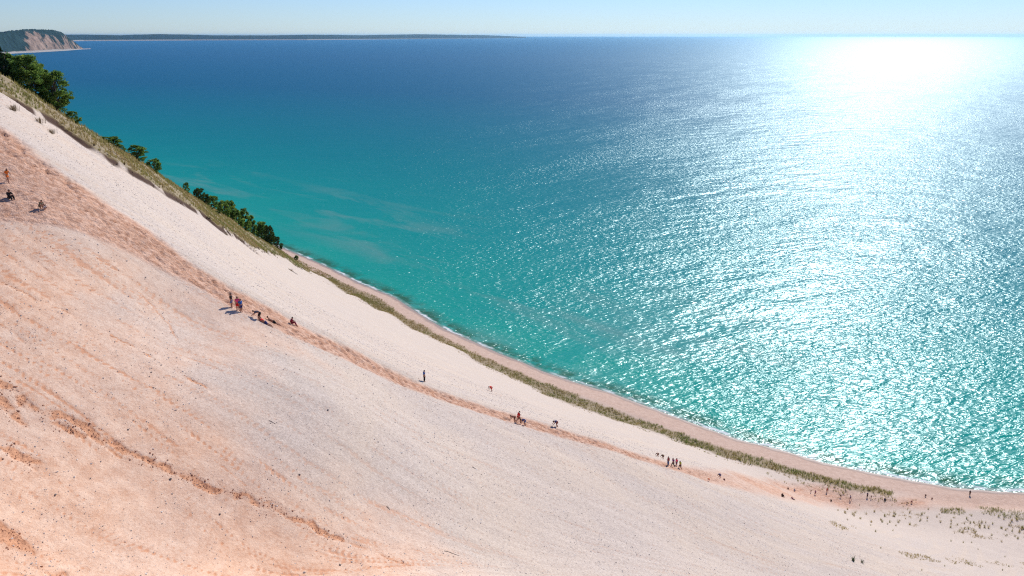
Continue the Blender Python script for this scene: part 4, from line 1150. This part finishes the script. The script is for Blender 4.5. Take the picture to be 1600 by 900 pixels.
person(810,659,1.82,'walk','down','dress',S,'red','brown','tan','black','tall person in long red top walking on the path')
person(820,663,1.65,'climb','up','short',S,'navy','denim','tan','black','person in navy top bending uphill just right of the tall one in red')
person(870,667,1.75,'climb','up','short',S,'navy','maroon','tan','black','person in navy top climbing on all fours alone, downhill of the red group')
person(1028,713,1.45,'climb','up','bare',S,'brown','brown','tan','brown','bare-backed climber on all fours leading the middle group')
person(1036,716,1.5,'climb','up','short',S,'brown','brown','tan','black','climber in brown bending second in the middle group')
person(1044,726,1.65,'stand','up','short',T_,'maroon','denim','tan','black','person in maroon top and blue jeans standing in the middle group')
person(1052,728,1.75,'walk','up','short',T_,'purple','black','tan','black','person in purple top and black trousers striding in the middle group')
person(1057,726,1.6,'stand','up','short',S,'pink','purple','tan','brown','person in pink top half behind the one in purple')
person(1063,731,1.72,'walk','up','short',S,'lime','black','tan','black','person in yellow-green top walking uphill on the path')
person(1108,750,0.95,'climb','up','short',S,'orange','red','fair','blond','small child in orange crawling on the pale sand below the path')
person(1125,746,1.6,'climb','up','short',S,'navy','denim','tan','black','climber in navy on all fours with a child close behind')
person(1132,749,1.0,'crouch','up','short',S,'brown','purple','tan','black','child crouching close behind the climber in navy')
person(1222,775,1.7,'sit','down','long',T_,'black','black','tan','black','person in black sitting upright, lower left of four at the foot')
person(1231,763,1.4,'sit','down','short',S,'brown','black','tan','brown','person in brown sitting left of the one in pale blue')
person(1241,766,1.6,'sit','down','short',S,'paleblue','denim','fair','brown','person in pale blue sitting near the grass strip')
person(1239,780,1.7,'recline','down','short',S,'purple','black','tan','black','person in purple leaning back on the sand, legs stretched')
person(1267,769,1.1,'stand','up','short',S,'brown','maroon','tan','brown','child in brown standing just left of the one in purple')
person(1274,772,1.65,'walk','up','short',S,'purple','maroon','tan','black','person in purple walking beside a child in brown')
person(1292,768,1.65,'stand','up','short',S,'red','maroon','tan','black','person in red standing in front of the grass strip')
person(1299,782,1.5,'crouch','up','short',S,'black','black','dark','black','person in black crouching on the lower edge of the orange sand')
person(1314,776,1.35,'bend','up','short',S,'brown','black','tan','brown','person in brown bending over, left of the one in blue')
person(1329,780,1.75,'walk','up','short',S,'blue','navy','tan','black','person in blue walking at the foot of the dune')
person(1355,776,1.65,'stand','up','short',T_,'navy','black','tan','black','person in dark blue standing with a child by the grass strip')
person(1361,778,1.1,'stand','up','short',S,'brown','brown','tan','black','child in brown beside the person in dark blue')
person(1382,781,1.6,'sit',90,'long',T_,'navy','black','tan','black','person in dark clothes sitting alone where the grass strip ends')
person(1417,786,1.2,'bend','up','short',S,'brown','brown','tan','brown','child in brown bending left of the climber in maroon')
person(1424,785,1.55,'climb','up','short',S,'maroon','maroon','tan','black','climber in maroon on all fours at the foot of the slope')
person(1446,775,1.5,'crouch','up','short',S,'brown','black','tan','black','person in brown crouching on the beach beyond the grass end')
person(1456,780,1.3,'crouch','up','short',S,'maroon','brown','tan','brown','person in dull red crouching on the beach, nearer than the one in brown')
person(1515,774,1.7,'stand',150,'long',T_,'black','black','tan','black','person in black standing alone near the water at the far right')
